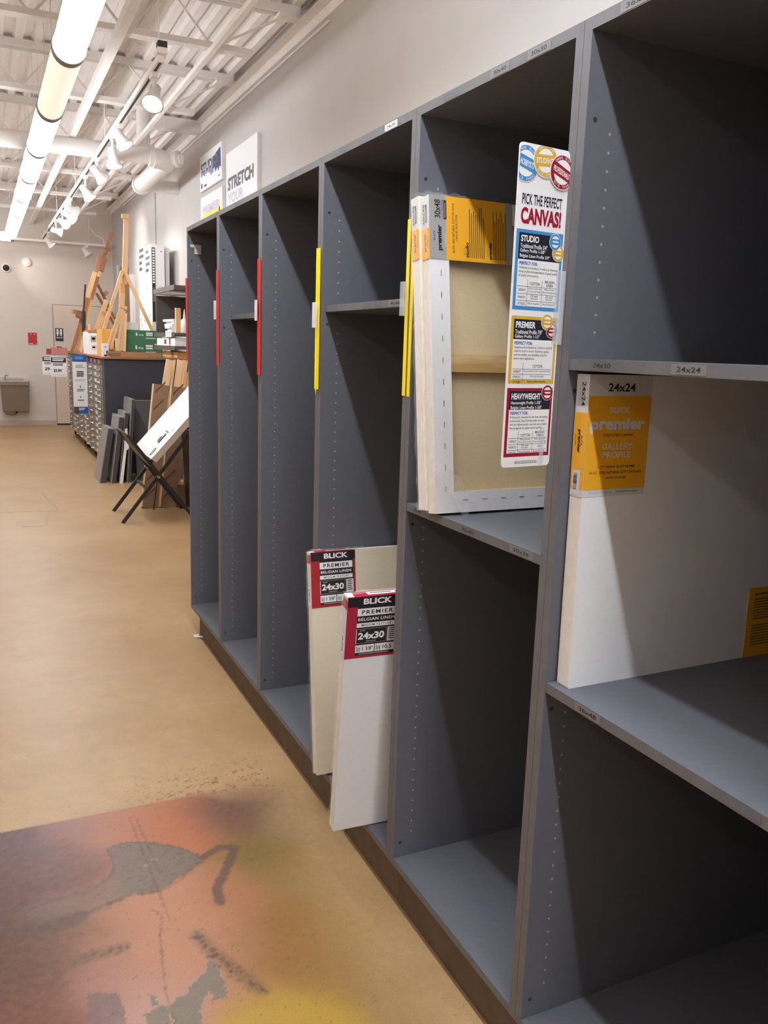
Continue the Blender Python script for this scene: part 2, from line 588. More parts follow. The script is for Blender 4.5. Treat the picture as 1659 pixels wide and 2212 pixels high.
def make_floor():
    xs = axis([(-9, -1.5, 1.5), (-1.5, -1.14, 0.12), (-1.14, 0.06, 0.0052), (0.06, 1.36, 0.4)])
    ys = axis([(-7, 1.1, 1.0), (1.1, 1.6, 0.1), (1.6, 3.16, 0.0058), (3.16, 4, 0.2), (4, 17.05, 1.0)])
    nx, ny = len(xs), len(ys)
    me = bpy.data.meshes.new('floor')
    me.from_pydata([(x, y, 0) for y in ys for x in xs], [],
                   [(j * nx + i, j * nx + i + 1, (j + 1) * nx + i + 1, (j + 1) * nx + i) for j in range(ny - 1) for i in range(nx - 1)])
    at = me.color_attributes.new('paint', 'FLOAT_COLOR', 'POINT')
    cols = []
    for y in ys:
        for x in xs:
            if -1.3 < x < 0.05 and 1.4 < y < 3.16:
                c, a = paint_at(x, y)
                cols += [c[0], c[1], c[2], a]
            else:
                cols += [0.3, 0.2, 0.12, 0.0]
    at.data.foreach_set('color', cols)
    o = bpy.data.objects.new('floor', me)
    COL.objects.link(o)
    o['kind'] = 'structure'
    m = bpy.data.materials.new('sealed_concrete')
    m.use_nodes = True
    nt = m.node_tree
    N, K = nt.nodes, nt.links
    b = N['Principled BSDF']
    tc = N.new('ShaderNodeTexCoord')

    def nz(scale, detail=4, rough=0.6):
        n = N.new('ShaderNodeTexNoise')
        n.inputs['Scale'].default_value = scale
        n.inputs['Detail'].default_value = detail
        n.inputs['Roughness'].default_value = rough
        K.new(tc.outputs['Object'], n.inputs['Vector'])
        return n
    n1, n2, n3 = nz(1.3), nz(14, 6), nz(230, 2)
    r = N.new('ShaderNodeValToRGB')
    r.color_ramp.elements[0].position = 0.3
    r.color_ramp.elements[1].position = 0.7
    r.color_ramp.elements[0].color = lin((166, 132, 93))
    r.color_ramp.elements[1].color = lin((180, 150, 112))
    K.new(n1.outputs[0], r.inputs[0])
    def scaled(src, lo, hi, prev):
        mp = N.new('ShaderNodeMapRange')
        mp.inputs[1].default_value = 0.3
        mp.inputs[2].default_value = 0.7
        mp.inputs[3].default_value = lo
        mp.inputs[4].default_value = hi
        K.new(src, mp.inputs[0])
        v = N.new('ShaderNodeVectorMath')
        v.operation = 'SCALE'
        K.new(prev, v.inputs[0])
        K.new(mp.outputs[0], v.inputs['Scale'])
        return v.outputs[0]
    base = scaled(n2.outputs[0], 0.93, 1.06, r.outputs[0])
    base = scaled(n3.outputs[0], 0.90, 1.07, base)
    # thin wear scratches
    v = N.new('ShaderNodeTexVoronoi')
    v.feature = 'DISTANCE_TO_EDGE'
    v.inputs['Scale'].default_value = 2.2
    wob = N.new('ShaderNodeVectorMath')
    wob.operation = 'ADD'
    n4 = nz(3.0, 5)
    K.new(tc.outputs['Object'], wob.inputs[0])
    K.new(n4.outputs['Color'], wob.inputs[1])
    K.new(wob.outputs[0], v.inputs['Vector'])
    lt = N.new('ShaderNodeMath')
    lt.operation = 'LESS_THAN'
    lt.inputs[1].default_value = 0.0012
    K.new(v.outputs['Distance'], lt.inputs[0])
    gate = N.new('ShaderNodeMath')
    gate.operation = 'GREATER_THAN'
    gate.inputs[1].default_value = 0.56
    K.new(nz(4, 2).outputs[0], gate.inputs[0])
    mul = N.new('ShaderNodeMath')
    mul.operation = 'MULTIPLY'
    K.new(lt.outputs[0], mul.inputs[0])
    K.new(gate.outputs[0], mul.inputs[1])
    mul2 = N.new('ShaderNodeMath')
    mul2.operation = 'MULTIPLY'
    mul2.inputs[1].default_value = 0.6
    K.new(mul.outputs[0], mul2.inputs[0])
    mxs = N.new('ShaderNodeMix')
    mxs.data_type = 'RGBA'
    K.new(mul2.outputs[0], mxs.inputs[0])
    K.new(base, mxs.inputs[6])
    mxs.inputs[7].default_value = lin((84, 66, 56))
    ca = N.new('ShaderNodeVertexColor')
    ca.layer_name = 'paint'
    pc = scaled(n3.outputs[0], 0.90, 1.08, ca.outputs['Color'])
    mx = N.new('ShaderNodeMix')
    mx.data_type = 'RGBA'
    K.new(ca.outputs['Alpha'], mx.inputs[0])
    K.new(mxs.outputs[2], mx.inputs[6])
    v2 = N.new('ShaderNodeTexVoronoi')
    v2.feature = 'DISTANCE_TO_EDGE'
    v2.inputs['Scale'].default_value = 26
    wob2 = N.new('ShaderNodeVectorMath')
    wob2.operation = 'ADD'
    K.new(tc.outputs['Object'], wob2.inputs[0])
    K.new(nz(9.0, 5).outputs['Color'], wob2.inputs[1])
    K.new(wob2.outputs[0], v2.inputs['Vector'])
    l2 = N.new('ShaderNodeMath')
    l2.operation = 'LESS_THAN'
    l2.inputs[1].default_value = 0.022
    K.new(v2.outputs['Distance'], l2.inputs[0])
    g2 = N.new('ShaderNodeMapRange')
    g2.inputs[1].default_value = 0.54
    g2.inputs[2].default_value = 0.66
    g2.inputs[4].default_value = 0.55
    K.new(nz(11, 3).outputs[0], g2.inputs[0])
    m2 = N.new('ShaderNodeMath')
    m2.operation = 'MULTIPLY'
    K.new(l2.outputs[0], m2.inputs[0])
    K.new(g2.outputs[0], m2.inputs[1])
    px = N.new('ShaderNodeMix')
    px.data_type = 'RGBA'
    K.new(m2.outputs[0], px.inputs[0])
    K.new(pc, px.inputs[6])
    px.inputs[7].default_value = lin((92, 66, 56))
    K.new(px.outputs[2], mx.inputs[7])
    K.new(mx.outputs[2], b.inputs['Base Color'])
    rr = N.new('ShaderNodeMapRange')
    rr.inputs[3].default_value = 0.28
    rr.inputs[4].default_value = 0.5
    K.new(n2.outputs[0], rr.inputs[0])
    K.new(rr.outputs[0], b.inputs['Roughness'])
    b.inputs['Specular IOR Level'].default_value = 0.28
    bp = N.new('ShaderNodeBump')
    bp.inputs['Strength'].default_value = 0.06
    bp.inputs['Distance'].default_value = 0.003
    K.new(n2.outputs[0], bp.inputs['Height'])
    K.new(bp.outputs[0], b.inputs['Normal'])
    me.materials.append(m)
    return o


make_floor()


# ---------------------------------------------------------------- walls, ceiling
def struct(name, mb, **k):
    o = mb.build(name, **k)
    o['kind'] = 'structure'
    return o


mb = MB(); mb.box(1.34, 1.46, -7, 17.1, 0, 4.2, WALLM); struct('wall_right', mb)
mb = MB(); mb.box(-9, 1.34, 17.0, 17.12, 0, 4.2, FARWALLM); struct('wall_far', mb)
mb = MB(); mb.box(-9.12, -9, -7, 17.1, 0, 4.2, WALLM); struct('wall_left', mb)
mb = MB(); mb.box(-9, 1.34, -7.12, -7, 0, 4.2, WALLM); struct('wall_near', mb)

# corrugated deck: flutes run away from the camera
mb = MB()
prof = []
x = -9.0
while x < 1.34:
    prof += [(x, 4.045), (x + 0.06, 4.045), (x + 0.078, 4.078), (x + 0.132, 4.078)]
    x += 0.15
vs = [(px, -7, pz) for px, pz in prof] + [(px, 17, pz) for px, pz in prof]
n = len(prof)
mb.add(vs, [(i, n + i, n + i + 1, i + 1) for i in range(n - 1)], DECK)
mb.box(-9, 1.4, -7, 17, 4.12, 4.2, DECK)
struct('ceiling', mb)

mb = MB(); mb.box(1.262, 1.34, -2, 17, 3.952, 3.972, STEEL); mb.box(1.325, 1.34, -2, 17, 3.88, 3.955, STEEL)
struct('trim_1', mb)
mb = MB(); mb.box(1.322, 1.34, 12.6, 12.72, 1.5, 3.88, WALLM); struct('trim_2', mb)

ORD = ['nearest', 'second', 'third', 'fourth', 'fifth', 'sixth', 'seventh', 'eighth', 'ninth', 'tenth', 'eleventh']
for k, y in enumerate([4.64, 6.47, 8.30, 10.13, 11.96, 13.79, 15.62]):
    t = thing('roof_joist', '%s white open-web steel roof joist counted from the camera' % ORD[k], 'joist', (0, y, 0), group='white roof joists under the deck')
    mb = MB()
    mb.box(-9, 1.262, -0.055, -0.008, 4.02, 4.045, STEEL); mb.box(-9, 1.262, -0.055, -0.05, 3.985, 4.0205, STEEL)
    mb.box(-9, 1.262, 0.008, 0.055, 4.02, 4.045, STEEL); mb.box(-9, 1.262, 0.05, 0.055, 3.985, 4.02, STEEL)
    mb.box(-9, 1.261, -0.0075, 0.0075, 4.0, 4.044, STEEL)
    mb.box(1.10, 1.30, -0.06, 0.06, 3.965, 3.99, STEEL)
    mb.build('top_chord', t)
    mb = MB()
    mb.box(-9, 0.9, -0.05, -0.008, 3.66, 3.672, STEEL); mb.box(-9, 0.9, -0.05, -0.044, 3.672, 3.70, STEEL)
    mb.box(-9, 0.9, 0.008, 0.05, 3.66, 3.672, STEEL); mb.box(-9, 0.9, 0.044, 0.05, 3.672, 3.70, STEEL)
    mb.box(-9, 0.899, -0.008, 0.008, 3.6605, 3.69, STEEL)
    mb.build('bottom_chord', t)
    mb = MB()
    xx = 0.62
    while xx > -8.6:
        mb.bar((xx, 0, 3.68), (xx - 0.30, 0, 4.01), 0.016, 0.016, STEEL, up=(0, 1, 0))
        mb.bar((xx - 0.30, 0, 4.01), (xx - 0.60, 0, 3.68), 0.016, 0.016, STEEL, up=(0, 1, 0))
        xx -= 0.60
    mb.bar((0.62, 0, 3.68), (1.2, 0, 4.0), 0.016, 0.016, STEEL, up=(0, 1, 0))
    mb.build('web_rods', t)

# baseboard strip of the far wall
mb = MB(); mb.box(-9, 0.24, 16.988, 17.0, 0, 0.09, mat('cove_base_beige', (196, 180, 164), 0.7)); struct('baseboard_far', mb)

# restroom door, flush in the far wall
DG = mat('door_shadow_gap', (60, 52, 48), 0.9)
DOORM = mat('door_paint', (224, 206, 190), 0.6)
mb = MB()
mb.box(0.235, 1.235, 16.992, 17.0, 0, 2.225, mat('door_frame_paint', (212, 196, 182), 0.6))
mb.box(0.25, 1.22, 16.988, 16.993, 0, 2.21, DG)
mb.box(0.256, 1.214, 16.975, 16.993, 0.03, 2.204, DOORM)
struct('door_1', mb)

# ---------------------------------------------------------------- ceiling tubes
RINGM = mat('tube_joint_grey', (150, 148, 150), .6)


def tube_light(label, a, b, m, group='tubes of the long ceiling light row', r=0.084, ring=True):
    a, b = Vector(a), Vector(b)
    t = thing('tube_light', label, 'ceiling light', a, group=group)
    d = b - a
    L = d.length
    d.normalize()
    mb = MB()
    # glowing diffuser below, opaque white housing above
    side = Vector((d.y, -d.x, 0))

    def arc(s, a0, a1, rr, n=16):
        return [d * s + side * (rr * math.cos(a0 + (a1 - a0) * i / n)) + Vector((0, 0, rr * math.sin(a0 + (a1 - a0) * i / n))) for i in range(n + 1)]
    mb.rings([arc(0.012, math.radians(145), math.radians(395), r), arc(L - 0.012, math.radians(145), math.radians(395), r)], m)
    mb.build('lamp_tube', t)
    mb = MB()
    mb.rings([arc(0.004, math.radians(32), math.radians(148), r * 1.03), arc(L - 0.004, math.radians(32), math.radians(148), r * 1.03)], WHITE)
    mb.build('housing', t)
    if ring:
        for s in (0.0, L - 0.04):
            mb = MB()
            mb.lathe(d * s, d, [(0, r * 1.06), (0.04, r * 1.06)], RINGM, 24)
            mb.build('end_ring', t)
    for s in ((0.3, L - 0.3) if ring else [q * 1.3 + 0.6 for q in range(int(L / 1.3))]):
        mb = MB()
        p = d * s
        mb.tube([p + Vector((0, 0, r)), (p.x, p.y, 4.046 - a.z)], 0.003, STEEL, 6)
        mb.build('hanger_wire', t)
    return t


NAMES = [('tube of the ceiling row nearest the camera, glowing warm white', TUBEWARM),
         ('dim cream tube of the ceiling row, darkest of them', TUBECREAM),
         ('first bluish white tube beyond the dim cream one', TUBECOOL),
         ('second bluish white tube beyond the dim cream one', TUBECOOL),
         ('third bluish white tube beyond the dim cream one', TUBECOOL),
         ('bluish white tube third from the far end of the ceiling row', TUBECOOL),
         ('bluish white tube second from the far end of the ceiling row', TUBECOOL),
         ('bluish white tube ending the ceiling row near the far wall', TUBECOOL)]
TX, TZ = -0.475, 3.15
for k, (lb, m) in enumerate(NAMES):
    tube_light(lb, (TX, 3.9 + 1.344 * k, TZ), (TX, 3.9 + 1.344 * (k + 1), TZ), m)
tube_light('white cross tube beyond the far end of the ceiling row', (-1.75, 15.2, 3.18), (-0.42, 15.2, 3.18), TUBECOOL, group='ceiling lights across the far end')
tube_light('long white tube overhead behind the camera, continuing the ceiling row', (TX, -5.5, TZ), (TX, 3.86, TZ), TUBEBACK, group='ceiling light rows above the shop', ring=False, r=0.026)
for k, (xx, nm) in enumerate([(-2.75, 'first'), (-5.0, 'second'), (-7.3, 'third')]):
    tube_light('%s long white ceiling tube row to the left of the main one' % nm, (xx, -5.5, TZ), (xx, 15.5, TZ), TUBEROW if k == 0 else TUBEROW2, group='ceiling light rows above the shop', ring=False)

# ---------------------------------------------------------------- pipes under the roof
t = thing('drain_pipe', 'thick white roof drain pipe crossing under the joists and turning at the wall', 'pipe', (0, 9.5, 3.50))
mb = MB(); mb.lathe((-9, 0, 0), (1, 0, 0), [(0, .085), (9.72, .085)], STEEL, 20); mb.build('pipe_run', t)
mb = MB(); mb.lathe((0.70, 0, 0), (1, 0, 0), [(0, .105), (.05, .105)], STEEL, 20); mb.build('coupling', t)
mb = MB()
pts = [(0.74 + 0.16 * math.sin(a), 0.16 - 0.16 * math.cos(a), -0.02) for a in [i * math.pi / 16 for i in range(9)]]
mb.tube(pts, .1, STEEL, 18)
mb.build('elbow', t)
mb = MB(); mb.lathe((0.99, 0.02, 0.0), (0.35, -0.3, 0.02), [(-.06, .07), (0, .085), (.03, .085), (.03, .05), (.06, .05)], STEEL, 12); mb.build('cleanout_plug', t)
mb = MB(); mb.lathe((0.90, 0.14, -0.02), (0, 1, 0), [(0, .095), (1.5, .095)], STEEL, 20); mb.lathe((0.90, 1.6, -0.02), (0, 1, 0), [(0, .115), (.06, .115)], STEEL, 20); mb.build('wall_run', t)
mb = MB(); mb.lathe((0.90, 1.62, -0.02), (0.44, 0.02, 0), [(0, .08), (.44, .08)], STEEL, 16); mb.build('wall_stub', t)
mb = MB(); mb.lathe((0.70, 0.3, 0.1), (0, 0, 1), [(0, .07), (.46, .07)], STEEL, 16); mb.build('riser', t)

def run(name, label, cat, a, b, w, h, m, group=None):
    mb = MB()
    a, b = Vector(a), Vector(b)
    mb.bar((0, 0, 0), b - a, w, h, m)
    return tag(mb.build(name, loc=a), label, cat, group)


run('bridging_tube', 'wide white steel bridging member running between the tube row and the track', 'bridging', (-0.05, 3.2, 3.61), (-0.05, 17.0, 3.61), 0.06, 0.06, STEEL, 'bridging under the joists')
run('bridging_angle', 'thin white steel bridging angle running close to the right wall', 'bridging', (0.60, 3.2, 3.64), (0.60, 15.6, 3.64), 0.035, 0.035, STEEL, 'bridging under the joists')
run('wall_conduit', 'thin grey conduit along the right wall below the ceiling edge', 'conduit', (1.33, 6.0, 3.84), (1.33, 15.5, 3.84), 0.014, 0.014, STEEL)
run('steel_lintel', 'short wide white steel beam stub meeting the right wall', 'beam', (0.72, 9.9, 3.93), (1.34, 9.9, 3.93), 0.16, 0.12, STEEL)

# ---------------------------------------------------------------- track lights
TKX, TKZ = 0.115, 3.33
t = thing('light_track', 'long white lighting track hanging beside the tube row', 'lighting track', (TKX, 5.75, TKZ))
mb = MB()
mb.box(-.022, .022, 0, 10.9, -.018, .018, WHITE)
mb.box(.0225, .024, 0.02, 10.88, -.008, .008, TRACKSLOT)
mb.box(-.008, .008, 0.02, 10.88, -.0195, -.018, TRACKSLOT)
mb.build('track_rail', t)
mb = MB(); mb.box(-.03, .03, -.06, .06, 0.018, .05, WHITE); mb.box(-.028, .028, -.065, -.0, 0.05, .085, TRACKSLOT); mb.build('power_feed', t)
for y in (0.05, 2.6, 5.2, 7.8, 10.4):
    mb = MB(); mb.tube([(0, y, .018), (0, y, 4.046 - TKZ)], .004, STEEL, 6); mb.build('hanger_rod', t)
t = thing('light_track', 'short white lighting track crossing before the far wall', 'lighting track', (-9, 16.3, 3.25))
mb = MB(); mb.box(0, 10.13, -.022, .022, -.02, .02, STEEL); mb.build('track_rail', t)
for x in (8.6, 9.85):
    mb = MB(); mb.tube([(x, 0, .02), (x, 0, 4.046 - 3.25)], .004, STEEL, 6); mb.build('hanger_rod', t)
mb = MB(); mb.tube([(9.85, 0, .5), (9.86, 0, .30), (9.95, 0, .18), (10.08, 0, .12), (10.12, 0, .02)], .008, STEEL, 6); mb.build('power_cable', t)


def head(label, loc, aim, lit, watts=None, stem=0.10, scale=1.0, group='spot heads on the lighting track', cone=75):
    """loc: where the adapter sits under its track"""
    t = thing('track_spotlight', label, 'spotlight', loc, group=group)
    aim = Vector(aim).normalized()
    s = scale
    mb = MB(); mb.box(-.02 * s, .02 * s, -.045 * s, .045 * s, -.035 * s, .0, WHITE); mb.build('track_adapter', t)
    side = Vector((aim.y, -aim.x, 0))
    side = side.normalized() if side.length > 0.1 else Vector((1, 0, 0))
    piv = Vector((0, 0, -.035 * s - stem))
    mb = MB(); mb.tube([(0, 0, -.03 * s), piv + side * .0], .011 * s, WHITE, 8)
    mb.build('stem', t)
    c = piv + aim * 0.0
    mb = MB()
    mb.lathe(c, aim, [(-.075 * s, .022 * s), (-.07 * s, .036 * s), (-.01 * s, .038 * s), (.0, .040 * s), (.03 * s, .047 * s), (.075 * s, .070 * s), (.085 * s, .073 * s), (.085 * s, .064 * s), (.055 * s, .05 * s)], WHITE, 20, cap=(True, False))
    mb.build('lamp_shade', t)
    mb = MB()
    mb.lathe(c, aim, [(.054 * s, .045 * s), (.066 * s, .055 * s), (.078 * s, .045 * s), (.082 * s, .018 * s)], LAMPON if lit else OFFLAMP, 20)
    mb.build('bulb_face', t)
    if lit and watts:
        ld = bpy.data.lights.new('spot_beam', 'SPOT')
        ld.energy = watts
        ld.color = (1.0, 0.90, 0.80)
        ld.spot_size = math.radians(cone)
        ld.spot_blend = 0.7
        ld.shadow_soft_size = 0.05
        lo = bpy.data.objects.new('spot_beam', ld)
        COL.objects.link(lo)
        lo.parent = t
        lo.location = c + aim * (.10 * s)
        lo.rotation_euler = aim.to_track_quat('-Z', 'Y').to_euler()
    return t


HEADS = [('lit spotlight nearest the camera on the track, round face glowing', 6.0, (-.25, -.55, -.8), 1, .10),
         ('lit spotlight second from the near end, tilted to the wall', 7.5, (.42, -.25, -.75), 1, .06),
         ('lit bell spotlight third from the near end, hanging straight down', 7.9, (.08, -.15, -1), 1, .14),
         ('unlit looking spotlight fourth from the near end, turned to the wall', 8.95, (.75, .5, -.62), 0, .10),
         ('lit spotlight fifth from the near end, above the white boxes', 9.95, (.5, -.25, -.8), 1, .13),
         ('white spotlight sixth from the near end, back of its shade to us', 11.6, (.8, .5, -.2), 0, .10),
         ('lit spotlight seventh from the near end, aimed right', 11.9, (.65, -.35, -.55), 1, .14),
         ('lit spotlight eighth from the near end, big round glowing face', 12.75, (.45, -.75, -.4), 1, .12),
         ('lit spotlight ninth from the near end, seen edge on', 13.8, (.95, .05, -.2), 1, .12),
         ('lit spotlight at the far end of the track', 15.4, (.62, -.1, -.7), 1, .12)]
for lb, y, aim, lit, st in HEADS:
    head(lb, (TKX, y, TKZ - .0185), aim, lit, SPOT_W, st)
head('unlit spotlight hanging from the crossing track before the far wall', (0.80, 16.3, 3.23), (.45, -.3, -.75), 0, None, .07, 1.1, 'spot heads on the crossing track')
head('lit spotlight on the crossing track left of the picture, aimed at the far wall', (-0.95, 16.3, 3.23), (1.25, .72, -.50), 1, 26, .07, 1.1, 'spot heads on the crossing track', 42)

# ---------------------------------------------------------------- canvas racks
PB = [0.6835, 1.330, 1.9765, 2.623, 3.2695, 3.916, 4.5625]   # boundaries between the bays
ZB, ZT, DEP = 0.144, 2.187, 1.27
BAYS = [  # shelves (top z), label, size stickers (x is along the front, from the middle, towards the far end)
    dict(sh=[1.598, .953], lb='dark grey canvas rack bay nearest the camera, cut by the right edge'),
    dict(sh=[1.207], lb='dark grey canvas rack bay holding the big upright canvases behind the tall flag sign'),
    dict(sh=[1.736], lb='dark grey canvas rack bay with the red-labelled canvases standing in its bottom'),
    dict(sh=[], lb='dark grey canvas rack bay without a shelf, left of the first yellow strip'),
    dict(sh=[1.736], lb='dark grey canvas rack bay with one shelf between the two red strips'),
    dict(sh=[], lb='dark grey canvas rack bay at the far end, clear clip on its side'),
]
STICK = mat('sticker_grey', (120, 118, 120), .5)
STK = {  # bay: (y, z, text, tag material, size)
    0: [(1.212, 1.588, '24x30', RACKEDGE, .07), (1.005, 1.588, '24x24', STICK, .075), (1.174, .943, '36x48', STICK, .075), (.821, .943, '', RACK, .09), (1.191, 2.176, '36x60', STICK, .09)],
    1: [(1.638, 1.197, '30x40', RACKEDGE, .08), (1.422, 1.197, '30x36', STICK, .085), (1.89, 1.197, '30x48', RACKEDGE, .06), (1.805, 2.176, '', RACK, .08), (1.604, 2.176, '30x40', STICK, .07), (1.467, 2.176, '30x30', STICK, .075)],
    2: [(2.121, 2.176, '24x36', TAGW, .075), (2.45, 2.176, '', RACK, .06), (2.52, 1.726, '', RACK, .05), (2.27, 1.726, '', RACK, .06), (2.20, 1.726, '', RACK, .05), (2.087, 1.726, '48x48', STICK, .085)],
    3: [(2.9, 2.176, '', RACK, .06), (3.12, 2.176, '', RACK, .05)],
    4: [(3.62, 1.726, '', RACK, .08), (3.40, 1.726, '', RACK, .06), (3.6, 2.176, '', RACK, .06)],
    5: [(4.2, 2.176, '', RACK, .06), (4.4, 2.176, '', RACK, .05)],
}


for k, bay in enumerate(BAYS):
    y0, y1 = PB[k], PB[k + 1]
    ym = (y0 + y1) / 2
    hw = (y1 - y0) / 2 - 0.0006
    t = thing('canvas_rack', bay['lb'], 'shelving unit', (0, ym, 0), group='dark grey canvas racks along the right wall')
    TH = 0.0222
    for s in (-1, 1):
        mb = MB()
        a, b = (-hw, -hw + TH) if s < 0 else (hw - TH, hw)
        mb.box(0, DEP, a, b, ZB, ZT, RACK, RACKEDGE)
        fy = a - 0.0004 if s > 0 else b + 0.0004
        dy = -1 if s > 0 else 1
        z = 0.24
        tops = [q for q in bay['sh']]
        while z < 2.02:
            if not any(abs(z - q + .01) < .05 for q in tops):
                for xx in (0.055, 1.15):
                    pts = [(xx + .0029 * math.cos(q), fy, z + .0029 * math.sin(q)) for q in [i * math.pi / 4 for i in range(8)]]
                    mb.add(pts, [tuple(range(8))[::(1 if dy > 0 else -1)]], PINHOLE)
            z += 0.032
        for xx, zz in [(.02, q - .06) for q in tops] + [(.02, .21), (.02, 2.02)]:
            pts = [(xx + .005 * math.cos(q), fy, zz + .005 * math.sin(q)) for q in [i * math.pi / 4 for i in range(8)]]
            mb.add(pts, [tuple(range(8))], DARKHOLE)
        mb.build('side_panel', t, bevel=0.0012)
    mb = MB(); mb.box(0, DEP, -hw + TH, hw - TH, 2.1655, ZT, RACK, RACKEDGE); mb.build('top_panel', t, bevel=0.0012)
    mb = MB(); mb.box(0, DEP, -hw + TH, hw - TH, ZB, 0.1655, RACK, RACKEDGE); mb.build('bottom_panel', t, bevel=0.0012)
    mb = MB(); mb.box(DEP - .012, DEP, -hw + TH, hw - TH, .1655, 2.1655, RACK); mb.build('back_panel', t)
    mb = MB()
    e = -0.07 if k == 5 else 0
    mb.box(0.032, .06, -hw - .0004, hw + .0004 + e, 0, ZB, KICK); mb.build('toe_kick', t)
    mb = MB(); mb.box(1.2, 1.24, -hw, hw + e, 0, ZB, KICK); mb.build('rear_support', t)
    for q in bay['sh']:
        x0 = {2: .012, 4: .05}.get(k, .001)
        mb = MB(); mb.box(x0, DEP - .012, -hw + TH + .001, hw - TH - .001, q - .021, q, RACK, RACKEDGE); mb.build('shelf', t, bevel=0.0012)
    for y, z, tx, m, w in STK[k]:
        xf = {2: .012, 4: .05}.get(k, .001) if z < 2.1 else 0
        mb = MB()
        sh = Sheet(mb, (xf - .0006, y - ym + w / 2, z + .0085), (0, -1, 0), (0, 0, -1), w, .017)
        sh.rect(0, 0, 1, 1, m, 0)
        if tx:
            sh.text(tx, .16, .26, .84, .76, INK, 1, bold=.01)
        tag(mb.build('size_label', t), 'pale size sticker' if tx else 'worn blank grey sticker')

# clear plastic clip on the far rack's side
mb = MB()
CLIPM = film('clip_frosted', (226, 226, 224), .3, .3)
mb.box(.012, .034, 4.531, 4.5395, 2.088, 2.102, CLIPM); mb.box(.034, .068, 4.531, 4.5395, 2.055, 2.102, CLIPM)
tag(mb.build('sign_clip'), 'clear plastic sign clip on the side of the far end rack bay', 'clip')


# ---------------------------------------------------------------- coloured edge strips with tags
def strip(label, y, m, z0, z1, tagz, tagm, ty, w=.024, x=-.0035, th=.003, lean=0.0, tw=.022, torn=False):
    t = thing('edge_strip', label, 'edge strip', (x, y, z0), group='coloured strips on the rack edges')
    t.rotation_euler = (lean, 0, 0)
    L = z1 - z0
    mb = MB()
    mb.box(-th, 0, -w / 2, w / 2, 0, L, m)
    if tw > .021:
        mb.box(-.006, -.003, w / 2 - .002, w / 2, 0, L, m)
    if torn:
        mb.add([(-.0032, w / 2, 0), (-.0032, w / 2 - .012, 0), (-.0032, w / 2 - .004, -.02)], [(0, 2, 1)], m)
    mb.build('strip', t)
    if tagz:
        mb = MB()
        mb.box(-.014, -.0105, ty - tw / 2, ty + tw / 2, tagz[0] - z0, tagz[1] - z0, tagm)
        mb.box(-.0105, -.003, ty - .002, ty + .002, tagz[0] - z0, tagz[1] - z0, tagm)
        tag(mb.build('price_tag', t), 'pale plastic tag holder')


strip('yellow edge strip with white tag, alone on the edge left of the shelf bay', 2.6205, YELLOW, 1.468, 1.913, (1.665, 1.745), TAGW, .010, .023, torn=True)
strip('yellow edge strip with clear tag, left one of the pair beside the wrapped canvases', 1.9915, YELLOW, 1.486, 1.928, (1.69, 1.775), CLEAR, .004, .0175, x=-.0008, th=.001, tw=.0205)
strip('yellow edge strip without tag, right one of the pair beside the wrapped canvases', 1.9655, YELLOW, 1.485, 1.926, None, None, 0, .0155, x=-.0008, th=.001, tw=.02)
strip('red edge strip with white tag on the edge right of the small shelf', 3.2635, STRIPRED, 1.488, 1.931, (1.697, 1.776), TAGW, .012, .024)
strip('red edge strip with white tag on the edge left of the small shelf', 3.905, STRIPRED, 1.504, 1.931, (1.713, 1.796), TAGW, .018, .024)
strip('red edge strip on the outer edge of the far end rack', 4.548, STRIPRED, 1.51, 1.933, None, None, 0, .022)


# ---------------------------------------------------------------- canvases
def crumple(mb, pts, wid, nrm, m, amp=.004, n=24, seed=3):
    """loose ribbon of wrap along a polyline"""
    rg = random.Random(seed)
    pts = [Vector(p) for p in pts]
    nrm = Vector(nrm).normalized()
    rows = []
    for a, b in zip(pts, pts[1:]):
        for i in range(n):
            rows.append((a.lerp(b, i / n), (b - a).normalized()))
    rows.append((pts[-1], (pts[-1] - pts[-2]).normalized()))
    vs, fs = [], []
    for p, d in rows:
        s = d.cross(nrm)
        for j in (-1, -.33, .33, 1):
            vs.append(p + s * wid / 2 * j * (0.8 + .4 * rg.random()) + nrm * (.002 + amp * rg.random()))
    for i in range(len(rows) - 1):
        for j in range(3):
            a = i * 4 + j
            fs.append((a, a + 1, a + 5, a + 4))
    mb.add(vs, fs, m)


def canvas_body(name, parent, w, th, h, face, edge, back=None):
    """x 0..w, y 0..th (front face at y=0), z 0..h"""
    mb = MB()
    vs = [(0, 0, 0), (w, 0, 0), (w, th, 0), (0, th, 0), (0, 0, h), (w, 0, h), (w, th, h), (0, th, h)]
    mb.add(vs, [(0, 1, 5, 4)], face)
    mb.add(vs, [(3, 2, 1, 0), (4, 5, 6, 7), (1, 2, 6, 5), (3, 0, 4, 7)], edge)
    mb.add(vs, [(2, 3, 7, 6)], back or edge)
    return mb.build(name, parent, bevel=.0025)


def barcode(sh, u0, v0, u1, v1, L, horiz=True, seed=1):
    rg = random.Random(seed)
    p = 0.0
    while p < 1:
        w = rg.choice((.02, .035, .055))
        q = min(1, p + w)
        if horiz:
            sh.rect(u0 + (u1 - u0) * p, v0, u0 + (u1 - u0) * q, v1, INK, L)
        else:
            sh.rect(u0, v0 + (v1 - v0) * p, u1, v0 + (v1 - v0) * q, INK, L)
        p = q + rg.choice((.02, .03, .05))


